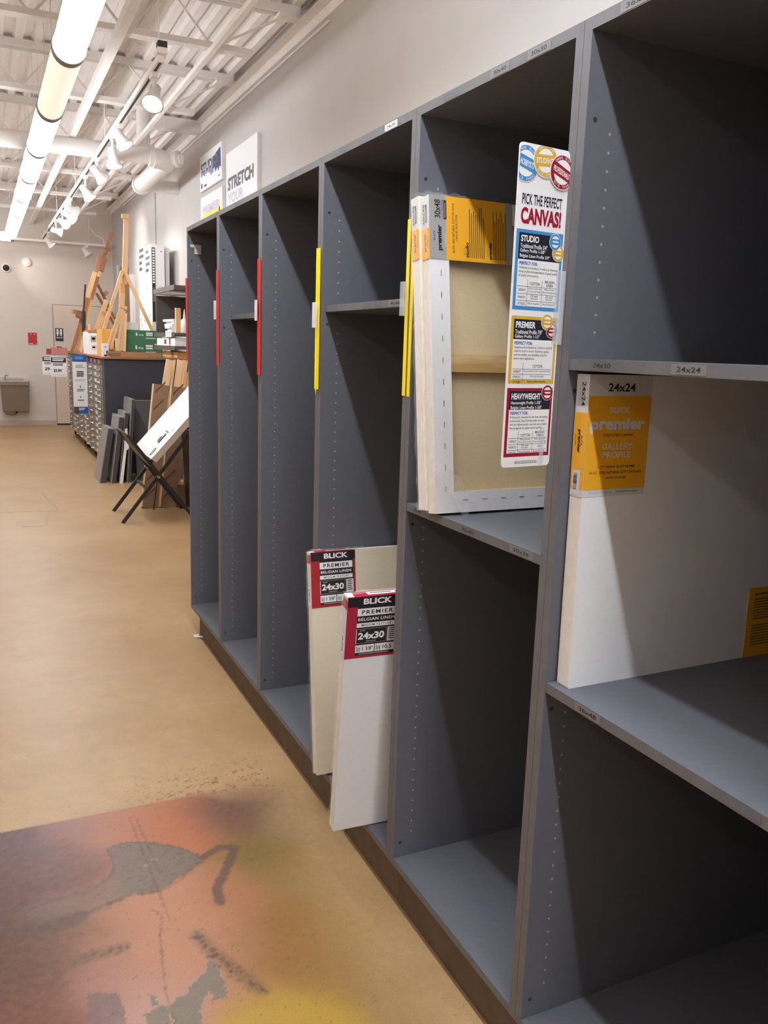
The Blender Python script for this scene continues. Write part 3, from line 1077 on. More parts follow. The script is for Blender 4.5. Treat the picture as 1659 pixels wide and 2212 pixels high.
# 24x24 canvas on the lower shelf of the nearest bay
t = thing('stretched_canvas', 'white square stretched canvas with amber corner label standing on the near shelf', 'canvas', (.022, 1.262, .953), (math.radians(-.5), 0, math.radians(.6)))
canvas_body('canvas_cover', t, .61, .036, .617, CANVAS, CANVASEDGE)
mb = MB()
W24, H24 = .152, .231
mb.box(-.0008, W24, -.0007, 0, .617 - H24, .6178, LGREY2)
sh = Sheet(mb, (0, -.0007, .6178), (1, 0, 0), (0, 0, -1), W24, H24)
sh.rect(0, .172, 1, .945, AMBER, 1)
sh.text('24x24', .29, .068, .725, .135, INK, 2, bold=.02)
sh.text('BLICK', .345, .262, .66, .312, LGREY2, 2, bold=.012)
sh.text('premier', .05, .352, .925, .478, LGREY2, 2, bold=.045)
sh.text('STRETCHED CANVAS', .255, .482, .74, .503, INK, 2, bold=.01)
sh.text('GALLERY', .26, .562, .745, .612, LGREY2, 2, bold=.014)
sh.text('PROFILE', .275, .632, .73, .682, LGREY2, 2, bold=.014)
sh.text('1-1/2" HEAVY DUTY FRAME', .20, .744, .81, .766, INK, 2, bold=.006)
sh.text('10-OZ. 100% NATURAL COTTON DUCK', .085, .792, .935, .814, INK, 2, bold=.006)
sh.text('HAND SPLINED', .335, .838, .685, .858, INK, 2, bold=.006)
sh.text('BLICK ART MATERIALS', .10, .963, .48, .976, LGREY, 2)
sh.bars(.53, .963, .9, .976, 1, LGREY, 2, .9)
tag(mb.build('front_label', t), 'amber and grey corner label')
mb = MB()
mb.box(-.0009, 0, -.0007, .036, .617 - H24, .6178, LGREY2)
sh = Sheet(mb, (-.0009, .036, .6178), (0, -1, 0), (0, 0, -1), .0367, H24)
sh.rect(0, .31, 1, .945, AMBER, 1)
sh.text('24x24', .46, .06, .76, .255, INK, 2, bold=.02, rot=-1)
sh.text('1-1/2" PROFILE', .24, .065, .36, .255, LGREY, 2, bold=.012, rot=-1)
sh.text('BLICK', .62, .50, .76, .58, INK, 2, bold=.005, rot=-1)
sh.text('premier', .32, .45, .62, .645, INK, 2, bold=.04, rot=-1)
sh.text('GALLERY', .16, .49, .26, .59, INK, 2, rot=-1)
sh.rect(.14, .785, .74, .985, LGREY2, 2)
barcode(sh, .24, .81, .54, .945, 3, False)
tag(mb.build('side_label', t), 'amber edge label with bar code')
mb = MB()
mb.box(.482, .611, -.0018, -.0006, 0, .160, AMBER)
sh = Sheet(mb, (.482, -.0018, .160), (1, 0, 0), (0, 0, -1), .129, .160)
sh.text('premier', .16, .07, .55, .115, INK, 1, bold=.03)
sh.bars(.14, .16, .92, .48, 8, INK, 1, .28, seed=5)
sh.bars(.14, .54, .92, .86, 8, INK, 1, .28, seed=9)
tag(mb.build('back_corner_label', t), 'amber label of small print at the lower corner')
mb = MB(); crumple(mb, [(.002, .03, .617), (.05, .018, .6175)], .03, (0, 0, 1), FILM, .006, 6, 4)
mb.build('wrap_fold', t)


# 30x48 canvases, on end in the second bay
def big_canvas(label, loc, rot, back):
    t = thing('stretched_canvas', label, 'canvas', loc, rot, 'wrapped canvases standing on the shelf of the second bay')
    TH, HH, WW = .036, .762, 1.19
    if not back:
        canvas_body('canvas_cover', t, WW, TH, HH, CANVASCREAM, CANVASEDGE)
    else:
        mb = MB()      # seen from behind: cloth folded over the bars, stapled
        bw = .052
        mb.box(0, .0, 0, 0, 0, 0, CANVASEDGE)
        vs = [(0, 0, 0), (WW, 0, 0), (WW, 0, HH), (0, 0, HH), (bw, 0, bw), (WW - bw, 0, bw), (WW - bw, 0, HH - bw), (bw, 0, HH - bw),
              (bw, .026, bw), (WW - bw, .026, bw), (WW - bw, .026, HH - bw), (bw, .026, HH - bw)]
        mb.add(vs, [(0, 1, 5, 4), (1, 2, 6, 5), (2, 3, 7, 6), (3, 0, 4, 7)], CANVAS)
        mb.add(vs, [(4, 5, 9, 8), (5, 6, 10, 9), (6, 7, 11, 10), (7, 4, 8, 11)], CANVASBACK)
        mb.add(vs, [(8, 9, 10, 11)], CANVASBACK)
        q = [(0, 0, 0), (WW, 0, 0), (WW, TH, 0), (0, TH, 0), (0, 0, HH), (WW, 0, HH), (WW, TH, HH), (0, TH, HH)]
        mb.add(q, [(3, 2, 1, 0), (4, 5, 6, 7), (1, 2, 6, 5), (3, 0, 4, 7)], CANVASEDGE)
        mb.add(q, [(2, 3, 7, 6)], CANVASCREAM)
        mb.build('canvas_cover', t)
        mb = MB()
        for z in [.06 + .052 * i for i in range(11)]:
            mb.box(.028, .0295, -.0012, 0, z - .007, z + .007, STAPLE)
        for x in [.085 + .056 * i for i in range(18)]:
            mb.box(x - .007, x + .007, -.0012, 0, .030, .0315, STAPLE)
        mb.build('staples', t)
        mb = MB(); mb.box(bw - .01, WW - bw + .01, .005, .024, .345, .388, PINEX); mb.build('cross_bar', t)
    mb = MB()
    lh = .150
    if back:
        mb.box(-.0008, .236, -.0012, -.0002, HH - lh, HH + .0006, LGREY)
        sh = Sheet(mb, (0, -.0012, HH + .0006), (1, 0, 0), (0, 0, -1), .236, lh)
        sh.rect(.19, 0, .91, 1, AMBER, 1)
        sh.text('30x48', .055, .07, .125, .36, INK, 2, bold=.012, rot=1)
        sh.text('1-1/2" PROFILE', .135, .07, .155, .37, INK, 2, rot=1)
        sh.rect(.162, .07, .195, .37, INK, 2); sh.bars(.172, .10, .187, .34, 1, LGREY, 3, .6, rot=1)
        sh.text('BLICK', .04, .55, .06, .71, INK, 2, rot=1)
        sh.text('premier', .085, .46, .15, .86, INK, 2, bold=.04, rot=1)
        sh.text('GALLERY', .168, .58, .185, .8, LGREY2, 2, rot=1)
        sh.text('BLICK 100% NATURAL COTTON DUCK', .262, .10, .285, .88, INK, 2, bold=.006, rot=1)
        sh.text('CANVAS SELECTION', .30, .28, .323, .70, INK, 2, bold=.006, rot=1)
        sh.text('studio', .415, .70, .455, .94, INK, 2, bold=.04, rot=1)
        sh.text('BLICK', .395, .78, .407, .9, INK, 2, rot=1)
        sh.bars(.465, .12, .66, .94, 8, INK, 2, .32, rot=1, seed=3)
        sh.text('premier', .70, .66, .745, .94, INK, 2, bold=.04, rot=1)
        sh.text('BLICK', .68, .78, .692, .9, INK, 2, rot=1)
        sh.bars(.755, .12, .925, .94, 8, INK, 2, .32, rot=1, seed=8)
        tag(mb.build('back_label', t), 'amber and grey label of small print')
    mb = MB()
    lh2 = .148
    mb.box(-.0012, -.0002, 0, TH, HH - lh2, HH, LGREY2)
    sh = Sheet(mb, (-.0012, TH, HH), (0, -1, 0), (0, 0, -1), TH, lh2)
    sh.rect(0, .52, 1, 1, AMBER, 1)
    sh.text('30x48', .2, .12, .42, .45, INK, 2, bold=.02, rot=1)
    sh.rect(.5, .14, .72, .42, INK, 2); sh.bars(.54, .16, .68, .40, 2, LGREY2, 3, .5, rot=1)
    sh.text('premier', .35, .58, .62, .88, INK, 2, bold=.03, rot=1)
    sh.text('GALLERY', .70, .64, .80, .82, INK, 2, rot=1)
    tag(mb.build('side_label', t), 'pale and amber edge label')
    mb = MB()
    crumple(mb, [(-.001, TH * .5, .0), (-.001, TH * .5, HH)], TH * 1.0, (-1, 0, 0), FILM, .004, 46, 5)
    crumple(mb, [(-.006, TH * .5, HH + .002), (.12, TH * .5, HH + .001)], TH * .95, (0, 0, 1), FILM, .008, 14, 6)
    if back:
        crumple(mb, [(.0, -.003, .11), (.055, -.004, .06), (.09, -.003, .0)], .05, (0, -1, 0), FILM, .006, 7, 12)
    mb.add([(-.002, 0, .006), (.03, 0, .003), (.012, -.004, -.0), (-.001, TH, .006), (.02, TH, .001)], [(0, 2, 1), (3, 4, 2), (0, 3, 2)], FILM)
    tag(mb.build('shrink_wrap', t), 'clear crinkled shrink wrap')
    return t


LEAN = -math.radians(7.7)
big_canvas('big wrapped canvas turned to show its stapled raw back and amber label', (-.014, 1.766, 1.2135), (LEAN, 0, math.radians(.5)), True)
big_canvas('big wrapped canvas seen edge on, behind the one with the stapled back', (-.022, 1.8045, 1.2145), (LEAN, 0, math.radians(.5)), False)


# 24x30 linen canvases, standing on the bottom panel and sticking out
def linen_canvas(label, loc, rot, face, red, seed):
    t = thing('stretched_canvas', label, 'canvas', loc, rot, 'red-labelled canvases in the bottom of the third bay')
    TH, HH, WW = .034, .762, .61
    canvas_body('canvas_cover', t, WW, TH, HH, face, CANVASEDGE)
    w, h = .160, .188
    mb = MB()
    mb.box(-.0008, w, -.0009, -.0001, HH - h, HH + .0008, red)
    sh = Sheet(mb, (0, -.0009, HH + .0008), (1, 0, 0), (0, 0, -1), w, h)
    sh.rect(0, .01, 1, .165, LBLACK, 1)
    sh.text('BLICK', .29, .035, .83, .13, PAPER, 2, bold=.035)
    sh.rect(.19, .165, .95, .96, LBLACK, 1)
    sh.rect(.19, .195, .93, .315, PAPER, 2)
    sh.text('PREMIER', .27, .222, .86, .288, INK, 3, bold=.02, sp=1.25)
    sh.text('BELGIAN LINEN', .21, .345, .90, .395, PAPER, 3, bold=.02, sp=1.1)
    sh.rect(.19, .43, .93, .50, PAPER, 2)
    sh.text('MEDIUM TEXTURE', .28, .448, .84, .482, INK, 3, bold=.005, sp=1.2)
    sh.rect(.19, .525, .20, .765, PAPER, 2); sh.rect(.19, .525, .76, .531, LGREY, 2); sh.rect(.19, .759, .76, .765, LGREY, 2); sh.rect(.755, .525, .76, .765, LGREY, 2)
    sh.text('24x30', .225, .585, .725, .70, PAPER, 3, bold=.035)
    sh.bars(.25, .548, .36, .565, 1, LGREY, 3, .8); sh.bars(.38, .725, .58, .742, 1, LGREY, 3, .8)
    sh.rect(.78, .525, .95, .765, LGREY2, 2); sh.bars(.81, .545, .92, .745, 6, INK, 3, .4, seed=seed)
    sh.rect(.19, .79, .545, .915, PAPER, 2); sh.rect(.56, .79, .95, .915, PAPER, 2)
    sh.text('1 3/8"', .32, .82, .52, .885, INK, 3, bold=.015); sh.bars(.21, .81, .29, .9, 3, INK, 3, .4, rot=1)
    sh.text('10.5', .71, .82, .88, .885, INK, 3, bold=.015); sh.bars(.585, .81, .68, .9, 3, INK, 3, .4, rot=1)
    sh.bars(.26, .93, .85, .95, 1, LGREY, 3, .8)
    tag(mb.build('front_label', t), 'red and black corner label')
    mb = MB()
    mb.box(.02, w - .01, 0, TH, HH, HH + .0008, red)
    sh = Sheet(mb, (0.02, TH, HH + .0008), (1, 0, 0), (0, -1, 0), w - .03, TH)
    sh.rect(.32, .2, .98, .75, PAPER, 1); sh.bars(.38, .35, .9, .6, 1, INK, 2, .7)
    mb.box(-.0012, 0, 0, TH, HH - h, HH, LGREY2)
    sh = Sheet(mb, (-.0012, TH, HH), (0, -1, 0), (0, 0, -1), TH, h)
    sh.rect(0, .05, 1, .2, red, 1); sh.rect(.2, .62, .75, .95, PAPER, 1); barcode(sh, .3, .65, .6, .9, 2, False, seed)
    tag(mb.build('edge_label', t), 'edge and top flap of the label')
    mb = MB()
    crumple(mb, [(-.0008, TH * .5, .0), (-.0008, TH * .5, HH)], TH * 1.1, (-1, 0, 0), FILM, .005, 30, seed)
    crumple(mb, [(-.006, TH * .5, HH + .001), (.2, TH * .5, HH + .001)], TH * .9, (0, 0, 1), FILM, .006, 16, seed + 1)
    tag(mb.build('shrink_wrap', t), 'clear crinkled shrink wrap')
    return t


linen_canvas('cream wrapped canvas with dark red label leaning back at the rear of the third bay', (-.041, 2.465, .1755), (-math.radians(7.0), 0, 0), CANVASCREAM, LRED, 3)
linen_canvas('whiter wrapped canvas with crimson label, front one of the red-labelled pair', (-.112, 2.140, .170), (math.radians(6.3), 0, math.radians(-3.0)), CANVAS, LRED2, 7)

# ---------------------------------------------------------------- the tall flag sign
SW, SH_ = .1215, .575
t = thing('info_sign', 'tall narrow white flag sign comparing canvases in blue, gold and red panels', 'sign', (-.1285, 1.319, 1.968), (0, 0, math.atan2(.135, .99)))
mb = MB()
r = .008
pr = []
for cx, cz, a0 in ((SW - r, -r, 0), (r, -r, 90), (r, -SH_ + r, 180), (SW - r, -SH_ + r, 270)):
    for i in range(6):
        a = math.radians(a0 + i * 18)
        pr.append((cx + r * math.cos(a), cz + r * math.sin(a)))
n = len(pr)
vs = [(x, 0, z) for x, z in pr] + [(x, .0022, z) for x, z in pr]
mb.add(vs, [tuple(range(n))], SWHITE)
mb.add(vs, [tuple(range(2 * n - 1, n - 1, -1))], SWHITE)
mb.add(vs, [(i, n + i, n + (i + 1) % n, (i + 1) % n) for i in range(n)], SWHITE)
sh = Sheet(mb, (0, 0, 0), (1, 0, 0), (0, 0, -1), SW, SH_, .00022)


def badge(u, v, rad, m, word, big=True, ang=0.0, L=4):
    cl = (.004, .002, .996, .998)
    sh.disc(u, v, rad * 1.06, SWHITE, L, clip=cl)
    sh.disc(u, v, rad, m, L + 1, clip=cl)
    sh.disc(u, v, rad * .74, SWHITE, L + 2, clip=cl)
    c, s = math.cos(ang), math.sin(ang)
    k = .36
    pts = []
    for x, y in ((-.78, -k), (.78, -k), (.78, k), (-.78, k)):
        X, Y = (x * c - y * s) * rad, (x * s + y * c) * rad
        pts.append((min(max(u + X / SW, cl[0]), cl[2]), v + Y / SH_))
    sh.poly(pts[::-1], m, L + 3)
    if big:
        hw = rad * .82 / SW
        sh.text(word, max(u - hw, .012), v - rad * .17 / SH_, min(u + hw, .985 if u > .2 else .285), v + rad * .17 / SH_, SWHITE, L + 4, bold=.02, ang=ang)
        sh.ringtext('CANVAS  BLICK', u, v, rad * .87, rad * .15, SWHITE, L + 4, -2.4, -.75, clip=cl)
        sh.ringtext('KCILB  SAVNAC'[::-1], u, v, rad * .87, rad * .15, SWHITE, L + 4, .7, 2.5, clip=cl)
    else:
        sh.rect(u - rad * .5 / SW, v - rad * .1 / SH_, u + rad * .5 / SW, v + rad * .1 / SH_, SWHITE, L + 4)


badge(.13, .060, .0300, SBLUE, 'HOBBYISTS', True, .22)
badge(.84, .068, .0290, SRED, 'PROFESSIONALS', True, .33, 14)
badge(.50, .043, .0275, SGOLD, 'STUDENTS', True, -.06, 9)
sh.text('PICK THE PERFECT', .10, .146, .90, .178, NAVY, 2, bold=.02)
sh.text('CANVAS!', .09, .186, .90, .236, SRED, 2, bold=.045)


def block(v0, v1, m, title, lines, body, hd, rows, cols, seed):
    sh.rect(.03, v0, .97, v1, m, 1)
    b = v0 + .010
    sh.rect(.085, b, .925, hd, NAVY, 2)
    sh.rect(.085, hd, .925, v1 - .012, SWHITE, 2)
    sh.text(title[0], .12, b + .007, .12 + title[1], b + .027, SWHITE, 3, bold=.035)
    y = b + .032
    for s, w in lines:
        sh.text(s, .115, y, .115 + w, y + .0135, SWHITE, 3, bold=.012)
        y += .0155
    y = hd + .006
    sh.text('PERFECT FOR:', .115, y, .48, y + .0105, TBLUE, 3, bold=.03)
    y += .0145
    for s, w in body:
        sh.text(s, .115, y, .115 + w, y + .0095, INK, 3, bold=.004)
        y += .0118
    y += .003
    xs = [.115] + cols
    # header and rules
    for i, (h1, h2) in enumerate(rows[0]):
        u0, u1 = xs[i + 1] + .02, (cols + [.91])[i + 1] - .02
        cu = (u0 + u1) / 2
        if h2:
            sh.text(h1, cu - .10, y, cu + .10, y + .008, INK, 3, bold=.015)
            sh.text(h2, cu - .07, y + .0105, cu + .07, y + .0185, INK, 3, bold=.015)
        else:
            sh.text(h1, cu - .10, y + .0085, cu + .10, y + .0175, INK, 3, bold=.015)
    top = y
    y += .022
    for k, row in enumerate(rows[1:]):
        sh.rect(.10, y, .905, y + .0012, INK, 3)
        hgt = row[0]
        sh.text(row[1], .125, y + hgt / 2 - .003, .27, y + hgt / 2 + .0045, INK, 3, bold=.01)
        for i, cell in enumerate(row[2:]):
            u0, u1 = xs[i + 1] + .02, (cols + [.91])[i + 1] - .02
            cu = (u0 + u1) / 2
            q = cell.split('|')
            for j, s in enumerate(q):
                w = min(u1 - u0, .018 * len(s) + .02) / 2
                vv = y + hgt / 2 - .0042 * len(q) + .0086 * j
                sh.text(s, cu - w, vv, cu + w, vv + .0072, INK, 3, bold=.004)
        y += hgt
    for c in cols:
        sh.rect(c, top + .001, c + .006, y - .002, INK, 3)


block(.252, .496, SBLUE, ('STUDIO', .36), [('Traditional Profile 3/4"', .54), ('Gallery Profile 1-3/8"', .50), ('Belgian Linen Profile 3/4"', .60)],
      [('Hobbyists and students, as well as professionals', .80), ('doing studies and experiments. A good combo', .78), ('of quality and economy.', .40)], .342,
      [[('COTTON', ''), ('BELGIAN', 'LINEN')], (.0225, 'WEIGHT', '10.5oz primed|(7oz pre-primed)', '8oz primed|(5oz pre-primed)'), (.0215, 'PAINTS', 'Oil and|Acrylic', 'Oil and|Acrylic'), (.018, 'STYLES', 'Back-Stapled', 'Back-Stapled')], [.30, .595], 1)
badge(.805, .279, .0140, SBLUE, '', False, 0, 6)
badge(.88, .313, .0140, SGOLD, '', False, 0, 4)
block(.515, .728, SGOLD, ('PREMIER', .40), [('Traditional Profile 7/8"', .55), ('Gallery Profile 1-1/2"', .50)],
      [('Students and professionals. Canvas is carefully', .78), ('made by hand to ensure maximum quality,', .72), ('archival stability, and durability. Good for', .69), ('heavier paint applications.', .42)], .588,
      [[('COTTON', '')], (.0165, 'WEIGHT', '15oz primed (10.5 oz pre-primed)'), (.0165, 'PAINTS', 'Oil and Acrylic'), (.017, 'STYLES', 'Splined/Back-Stapled')], [.31], 2)
badge(.745, .530, .0140, SGOLD, '', False, 0, 6)
badge(.86, .556, .0140, SRED, '', False, 0, 4)
block(.742, .966, SRED, ('HEAVYWEIGHT', .60), [('Heavyweight Profile 1-3/8"', .62), ('Belgian Linen Profile 1-3/8"', .64)],
      [('Professionals. Intended for the most demanding', .78), ('professionals, these Premier styles are made', .72), ('with the highest-quality materials and carefully', .77), ('hand-prepared for expert paint handling.', .68)], .812,
      [[('COTTON', ''), ('BELGIAN', 'LINEN')], (.0195, 'WEIGHT', '20oz primed|(16 oz pre-primed)', '10oz primed|(4.5oz pre-primed)'), (.019, 'PAINTS', 'Oil and|Acrylic', 'Oil'), (.0165, 'STYLES', 'Back-Stapled', 'Back-Stapled')], [.30, .60], 3)
badge(.85, .757, .0140, SRED, '', False, 0, 6)
sh.text('ASK AN ASSOCIATE FOR DETAILS.', .26, .980, .74, .990, INK, 2, bold=.005)
mb.build('sign_panel', t)
mb = MB(); mb.box(SW - .016, SW + .014, -.0035, -.0022, -.345, -.21, CLEAR); mb.box(SW + .005, SW + .014, -.0022, .012, -.345, -.21, CLEAR)
tag(mb.build('clip_holder', t), 'clear plastic edge clip')
mb = MB(); mb.box(SW - .03, SW - .022, -.005, -.0024, -.575, -.50, CLEAR); mb.build('wire_clip', t)


# ---------------------------------------------------------------- printed canvases hung on the wall above the racks
def wall_canvas(label, y0, y1, z0, z1, draw):
    """y0 near end, y1 far end; hung on the right wall, facing the room"""
    w, h = y1 - y0, z1 - z0
    t = thing('display_canvas', label, 'canvas print', (1.305, y1, z0), group='printed canvases on the wall above the racks')
    mb = MB(); mb.box(0, .034, -w, 0, 0, h, CANVAS)
    sh = Sheet(mb, (-.0008, 0, h), (0, -1, 0), (0, 0, -1), w, h, .0008)
    draw(sh)
    mb.build('canvas_cover', t)


GREYTXT = mat('print_soft_grey', (112, 108, 118), 0.7)
PALETXT = mat('print_pale_lilac', (196, 190, 206), 0.7)
BLUEPNT = mat('print_blue', (70, 78, 122), 0.7)
YELPNT = mat('print_yellow', (246, 210, 84), 0.7)


def draw_a(sh):
    rg = random.Random(4)
    sh.poly([(.62, .25), (.95, .12), (.97, .66), (.9, .62), (.86, .74), (.8, .6), (.74, .72), (.68, .55), (.62, .6)][::-1], BLUEPNT, 0)
    for k in range(8):
        u = .06 + k * .075
        sh.rect(u, .45, u + .05, .55 + .16 * rg.random(), BLUEPNT, 0)
    sh.text('STUDIO', .05, .24, .82, .50, GREYTXT, 2, bold=.05)
    sh.text('STUDIO', .06, .22, .81, .48, PALETXT, 1, bold=.02)
    sh.rect(.05, .78, .12, .92, BLUEPNT, 0); sh.rect(.2, .86, .32, .92, BLUEPNT, 0)
    sh.rect(.84, .84, .94, .87, GREYTXT, 0)


def draw_b(sh):
    sh.text('PREMIER', .1, .28, .88, .5, PALETXT, 1, bold=.04)
    rg = random.Random(2)
    for k in range(12):
        u = .08 + k * .07
        sh.rect(u, .50, u + .071, .68 + .3 * rg.random(), YELPNT, 0)
    sh.rect(.86, .3, .9, .6, YELPNT, 0)


def draw_c(sh):
    sh.text('STRETCH', .06, .33, .90, .50, GREYTXT, 1, bold=.05)
    sh.text('YOUR', .06, .535, .58, .67, PALETXT, 1, bold=.03)
    sh.text('OWN', .08, .705, .55, .84, GREYTXT, 1, bold=.03)


wall_canvas('white wall canvas print with dark blue brushed lettering, upper of two', 8.86, 9.80, 3.238, 3.602, draw_a)
wall_canvas('white wall canvas print with yellow paint band, lower of two', 8.85, 9.78, 2.80, 3.17, draw_b)
wall_canvas('large white wall canvas print with grey capital lettering, nearest of three', 7.64, 8.69, 2.72, 3.437, draw_c)

# ---------------------------------------------------------------- far wall fittings
def plate(name, label, cat, x0, x1, z0, z1, m, draw=None, y=17.0, th=.008, group=None):
    t = thing(name, label, cat, (x0, y - th, z1), group=group)
    mb = MB(); mb.box(0, x1 - x0, 0, th, z0 - z1, 0, m)
    if draw:
        draw(Sheet(mb, (0, -.0015, 0), (1, 0, 0), (0, 0, -1), x1 - x0, z1 - z0, .0015))
    mb.build('plate', t)
    return t


def d_red(sh):
    sh.rect(.24, .10, .42, .15, PAPER); sh.rect(.68, .10, .82, .15, PAPER); sh.rect(.1, .9, .55, .95, PAPER); sh.rect(.75, .92, .95, .95, PAPER)


def d_rest(sh):
    for u in (.27, .72):
        sh.disc(u, .14, .020, PAPER)
        sh.poly([(u - .13, .24), (u + .13, .24), (u + .15, .46), (u + .08, .46), (u + .08, .62), (u - .08, .62), (u - .08, .46), (u - .15, .46)][::-1], PAPER)
    sh.rect(.485, .1, .505, .62, PAPER)
    sh.text('RESTROOMS', .1, .70, .92, .79, PAPER, 1, bold=.03)


plate('wall_sign', 'plain red rectangular sign on the far wall above the drinking fountain', 'sign', -.187, -.035, 1.475, 1.69, SIGNRED, d_red)
plate('restroom_sign', 'black restroom sign with two white figures on the flush door', 'sign', .282, .418, 1.555, 1.785, mat('restroom_sign_black', (42, 44, 54), .5), d_rest, y=16.975)
plate('wall_sign', 'small dark red square sign on the door below the restroom sign', 'sign', .295, .385, 1.375, 1.455, mat('sign_dark_red', (168, 40, 50), .5), None, y=16.975)
t = thing('smoke_detector', 'round white disc on the far wall below the crossing track', 'wall disc', (-.147, 16.99, 2.93))
mb = MB(); mb.lathe((0, .01, 0), (0, -1, 0), [(0, .085), (.02, .08), (.03, .06), (.034, .02)], WHITE, 24); mb.build('disc', t)
for i, (x, z) in enumerate([(-.495, 2.805), (-.70, 2.795)]):
    t = thing('dome_camera', ['dark domed camera in a white ring on the far wall', 'dark domed camera on the far wall half cut by the left picture edge'][i], 'camera', (x, 16.99, z), group='domed cameras on the far wall')
    mb = MB(); mb.lathe((0, .01, 0), (0, -1, 0), [(0, .085), (.03, .08), (.035, .055)], WHITE, 24); mb.build('ring', t)
    mb = MB(); mb.lathe((0, -.02, 0), (0, -1, 0), [(0, .058), (.02, .05), (.038, .03), (.044, .008)], BLACKM, 20); mb.build('dome', t)

t = thing('drinking_fountain', 'grey steel drinking fountain mounted on the far wall at the left edge', 'drinking fountain', (-.46, 17.0, .27))
mb = MB()
mb.add([(-.21, 0, 0), (.23, 0, 0), (.23, -.20, 0), (-.21, -.20, 0), (-.235, 0, .47), (.235, 0, .47), (.235, -.30, .47), (-.235, -.30, .47)],
       [(0, 1, 2, 3), (7, 6, 5, 4), (3, 2, 6, 7), (1, 5, 6, 2), (0, 3, 7, 4)], STAINLESS)
mb.build('body', t, bevel=.01)
mb = MB()
mb.box(-.245, .245, -.33, 0, .47, .56, STAINLESS)
mb.build('apron', t, bevel=.012)
mb = MB()
mb.add([(-.24, -.325, .562), (.24, -.325, .562), (.24, 0, .60), (-.24, 0, .60), (-.17, -.26, .565), (.17, -.26, .565), (.17, -.06, .59), (-.17, -.06, .59), (-.12, -.22, .54), (.12, -.22, .54), (.12, -.1, .55), (-.12, -.1, .55)],
       [(0, 1, 5, 4), (1, 2, 6, 5), (2, 3, 7, 6), (3, 0, 4, 7), (4, 5, 9, 8), (5, 6, 10, 9), (6, 7, 11, 10), (7, 4, 8, 11), (8, 9, 10, 11)], STAINTOP)
mb.add([(-.24, 0, .56), (.24, 0, .56), (.24, 0, .60), (-.24, 0, .60)], [(0, 1, 2, 3)], STAINTOP)
mb.build('basin', t)
mb = MB(); mb.tube([(-.15, -.12, .58), (-.15, -.14, .63), (-.13, -.17, .65), (-.10, -.19, .64)], .012, STAINTOP, 8); mb.build('spout', t)
mb = MB(); mb.tube([(-.2, -.05, .0), (-.15, -.05, -.06), (-.05, -.05, -.08), (.01, -.04, -.06), (.02, 0, -.03)], .008, STAINLESS, 8); mb.lathe((.02, 0, -.03), (0, -1, 0), [(0, .022), (.02, .022)], BLACKM, 12); mb.build('drain_tube', t)

# ---------------------------------------------------------------- flat files and the counter
CX = .33
FILES = [(10.80, 12.17, 'nearest'), (12.19, 13.48, 'middle'), (13.50, 15.25, 'farthest')]
random.seed(11)
for k, (ya, yb, nm) in enumerate(FILES):
    lab = ['grey steel flat file with fifteen shallow drawers nearest the camera, behind the leaning cases',
           'grey steel flat file in the middle, blue flag sign on its front',
           'grey steel flat file farthest away, price cards at its top'][k]
    t = thing('flat_file', lab, 'flat file', (CX, ya, 0), group='steel flat files along the counter')
    L = yb - ya
    mb = MB(); mb.box(.02, .98, .01, L - .01, .12, 1.36, ALU); mb.build('body', t, bevel=.004)
    mb = MB(); mb.box(.0, .02, .01, L - .01, 1.30, 1.37, PLUM); mb.build('header_band', t)
    for q in (.15, .45, .75):
        mb = MB(); mb.box(-.002, 0, L * q, L * q + .2, 1.315, 1.355, PINKTAG); mb.build('price_tag', t)
    for q in range(14):
        z = .145 + q * .0825
        dr = MB(); dr.box(0, .02, .02, L - .02, z, z + .076, ALU)
        d = dr.build('drawer', t, bevel=.003)
        for yy in (L * .18, L * .80):
            hb = MB()
            tilt = random.uniform(-.01, .02)
            hb.tube([(0, yy - .06, z + .03), (-.028, yy - .055, z + .026 + tilt), (-.034, yy, z + .024 + tilt), (-.028, yy + .055, z + .026), (0, yy + .06, z + .03)], .008, CHROME, 6)
            hb.box(-.012, -.001, yy - .10, yy - .075, z + .015, z + .065, CHROME)
            hb.build('pull', d)
        cb = MB(); cb.box(-.004, -.001, L * .42, L * .56, z + .02, z + .06, LGREY2)
        cb.build('card_holder', d)
    for yy in (.12, L - .12):
        for xx in (.10, .85):
            c = MB()
            c.lathe((xx, yy - .02, .05), (0, 1, 0), [(0, .046), (.006, .05), (.034, .05), (.04, .046)], BLACKM, 14)
            c.box(xx - .03, xx + .03, yy - .03, yy + .03, .095, .122, CHROME)
            c.build('caster', t)

mb = MB(); mb.box(.33, 1.33, 10.60, 10.785, 0, 1.375, COUNTER)
t = thing('counter_end', 'dark grey end cabinet of the counter closing the row of flat files', 'counter', (0, 0, 0))
mb.build('end_panel', t, bevel=.004)
mb = MB(); mb.box(.345, 1.32, 10.62, 10.78, 1.375, 1.381, COUNTER); mb.build('top_filler', t)
mb = MB(); mb.box(.30, 1.335, 10.57, 15.28, 1.382, 1.405, COUNTERTOP)
tag(mb.build('worktop', bevel=.003), 'long reddish wood counter top lying over the flat files', 'counter top')


def card(name, label, x, y, z1, w, h, draw, m=PAPER, group=None, cat='sign'):
    t = thing(name, label, cat, (x, y, z1), group=group)
    mb = MB(); mb.box(0, w, 0, .004, -h, 0, m); draw(Sheet(mb, (0, -.001, 0), (1, 0, 0), (0, 0, -1), w, h, .001)); mb.build('card', t)
    mb = MB(); mb.box(0, CX + .001 - x, .004, .010, -.012, -.004, ALU); mb.build('holder_arm', t)
    return t


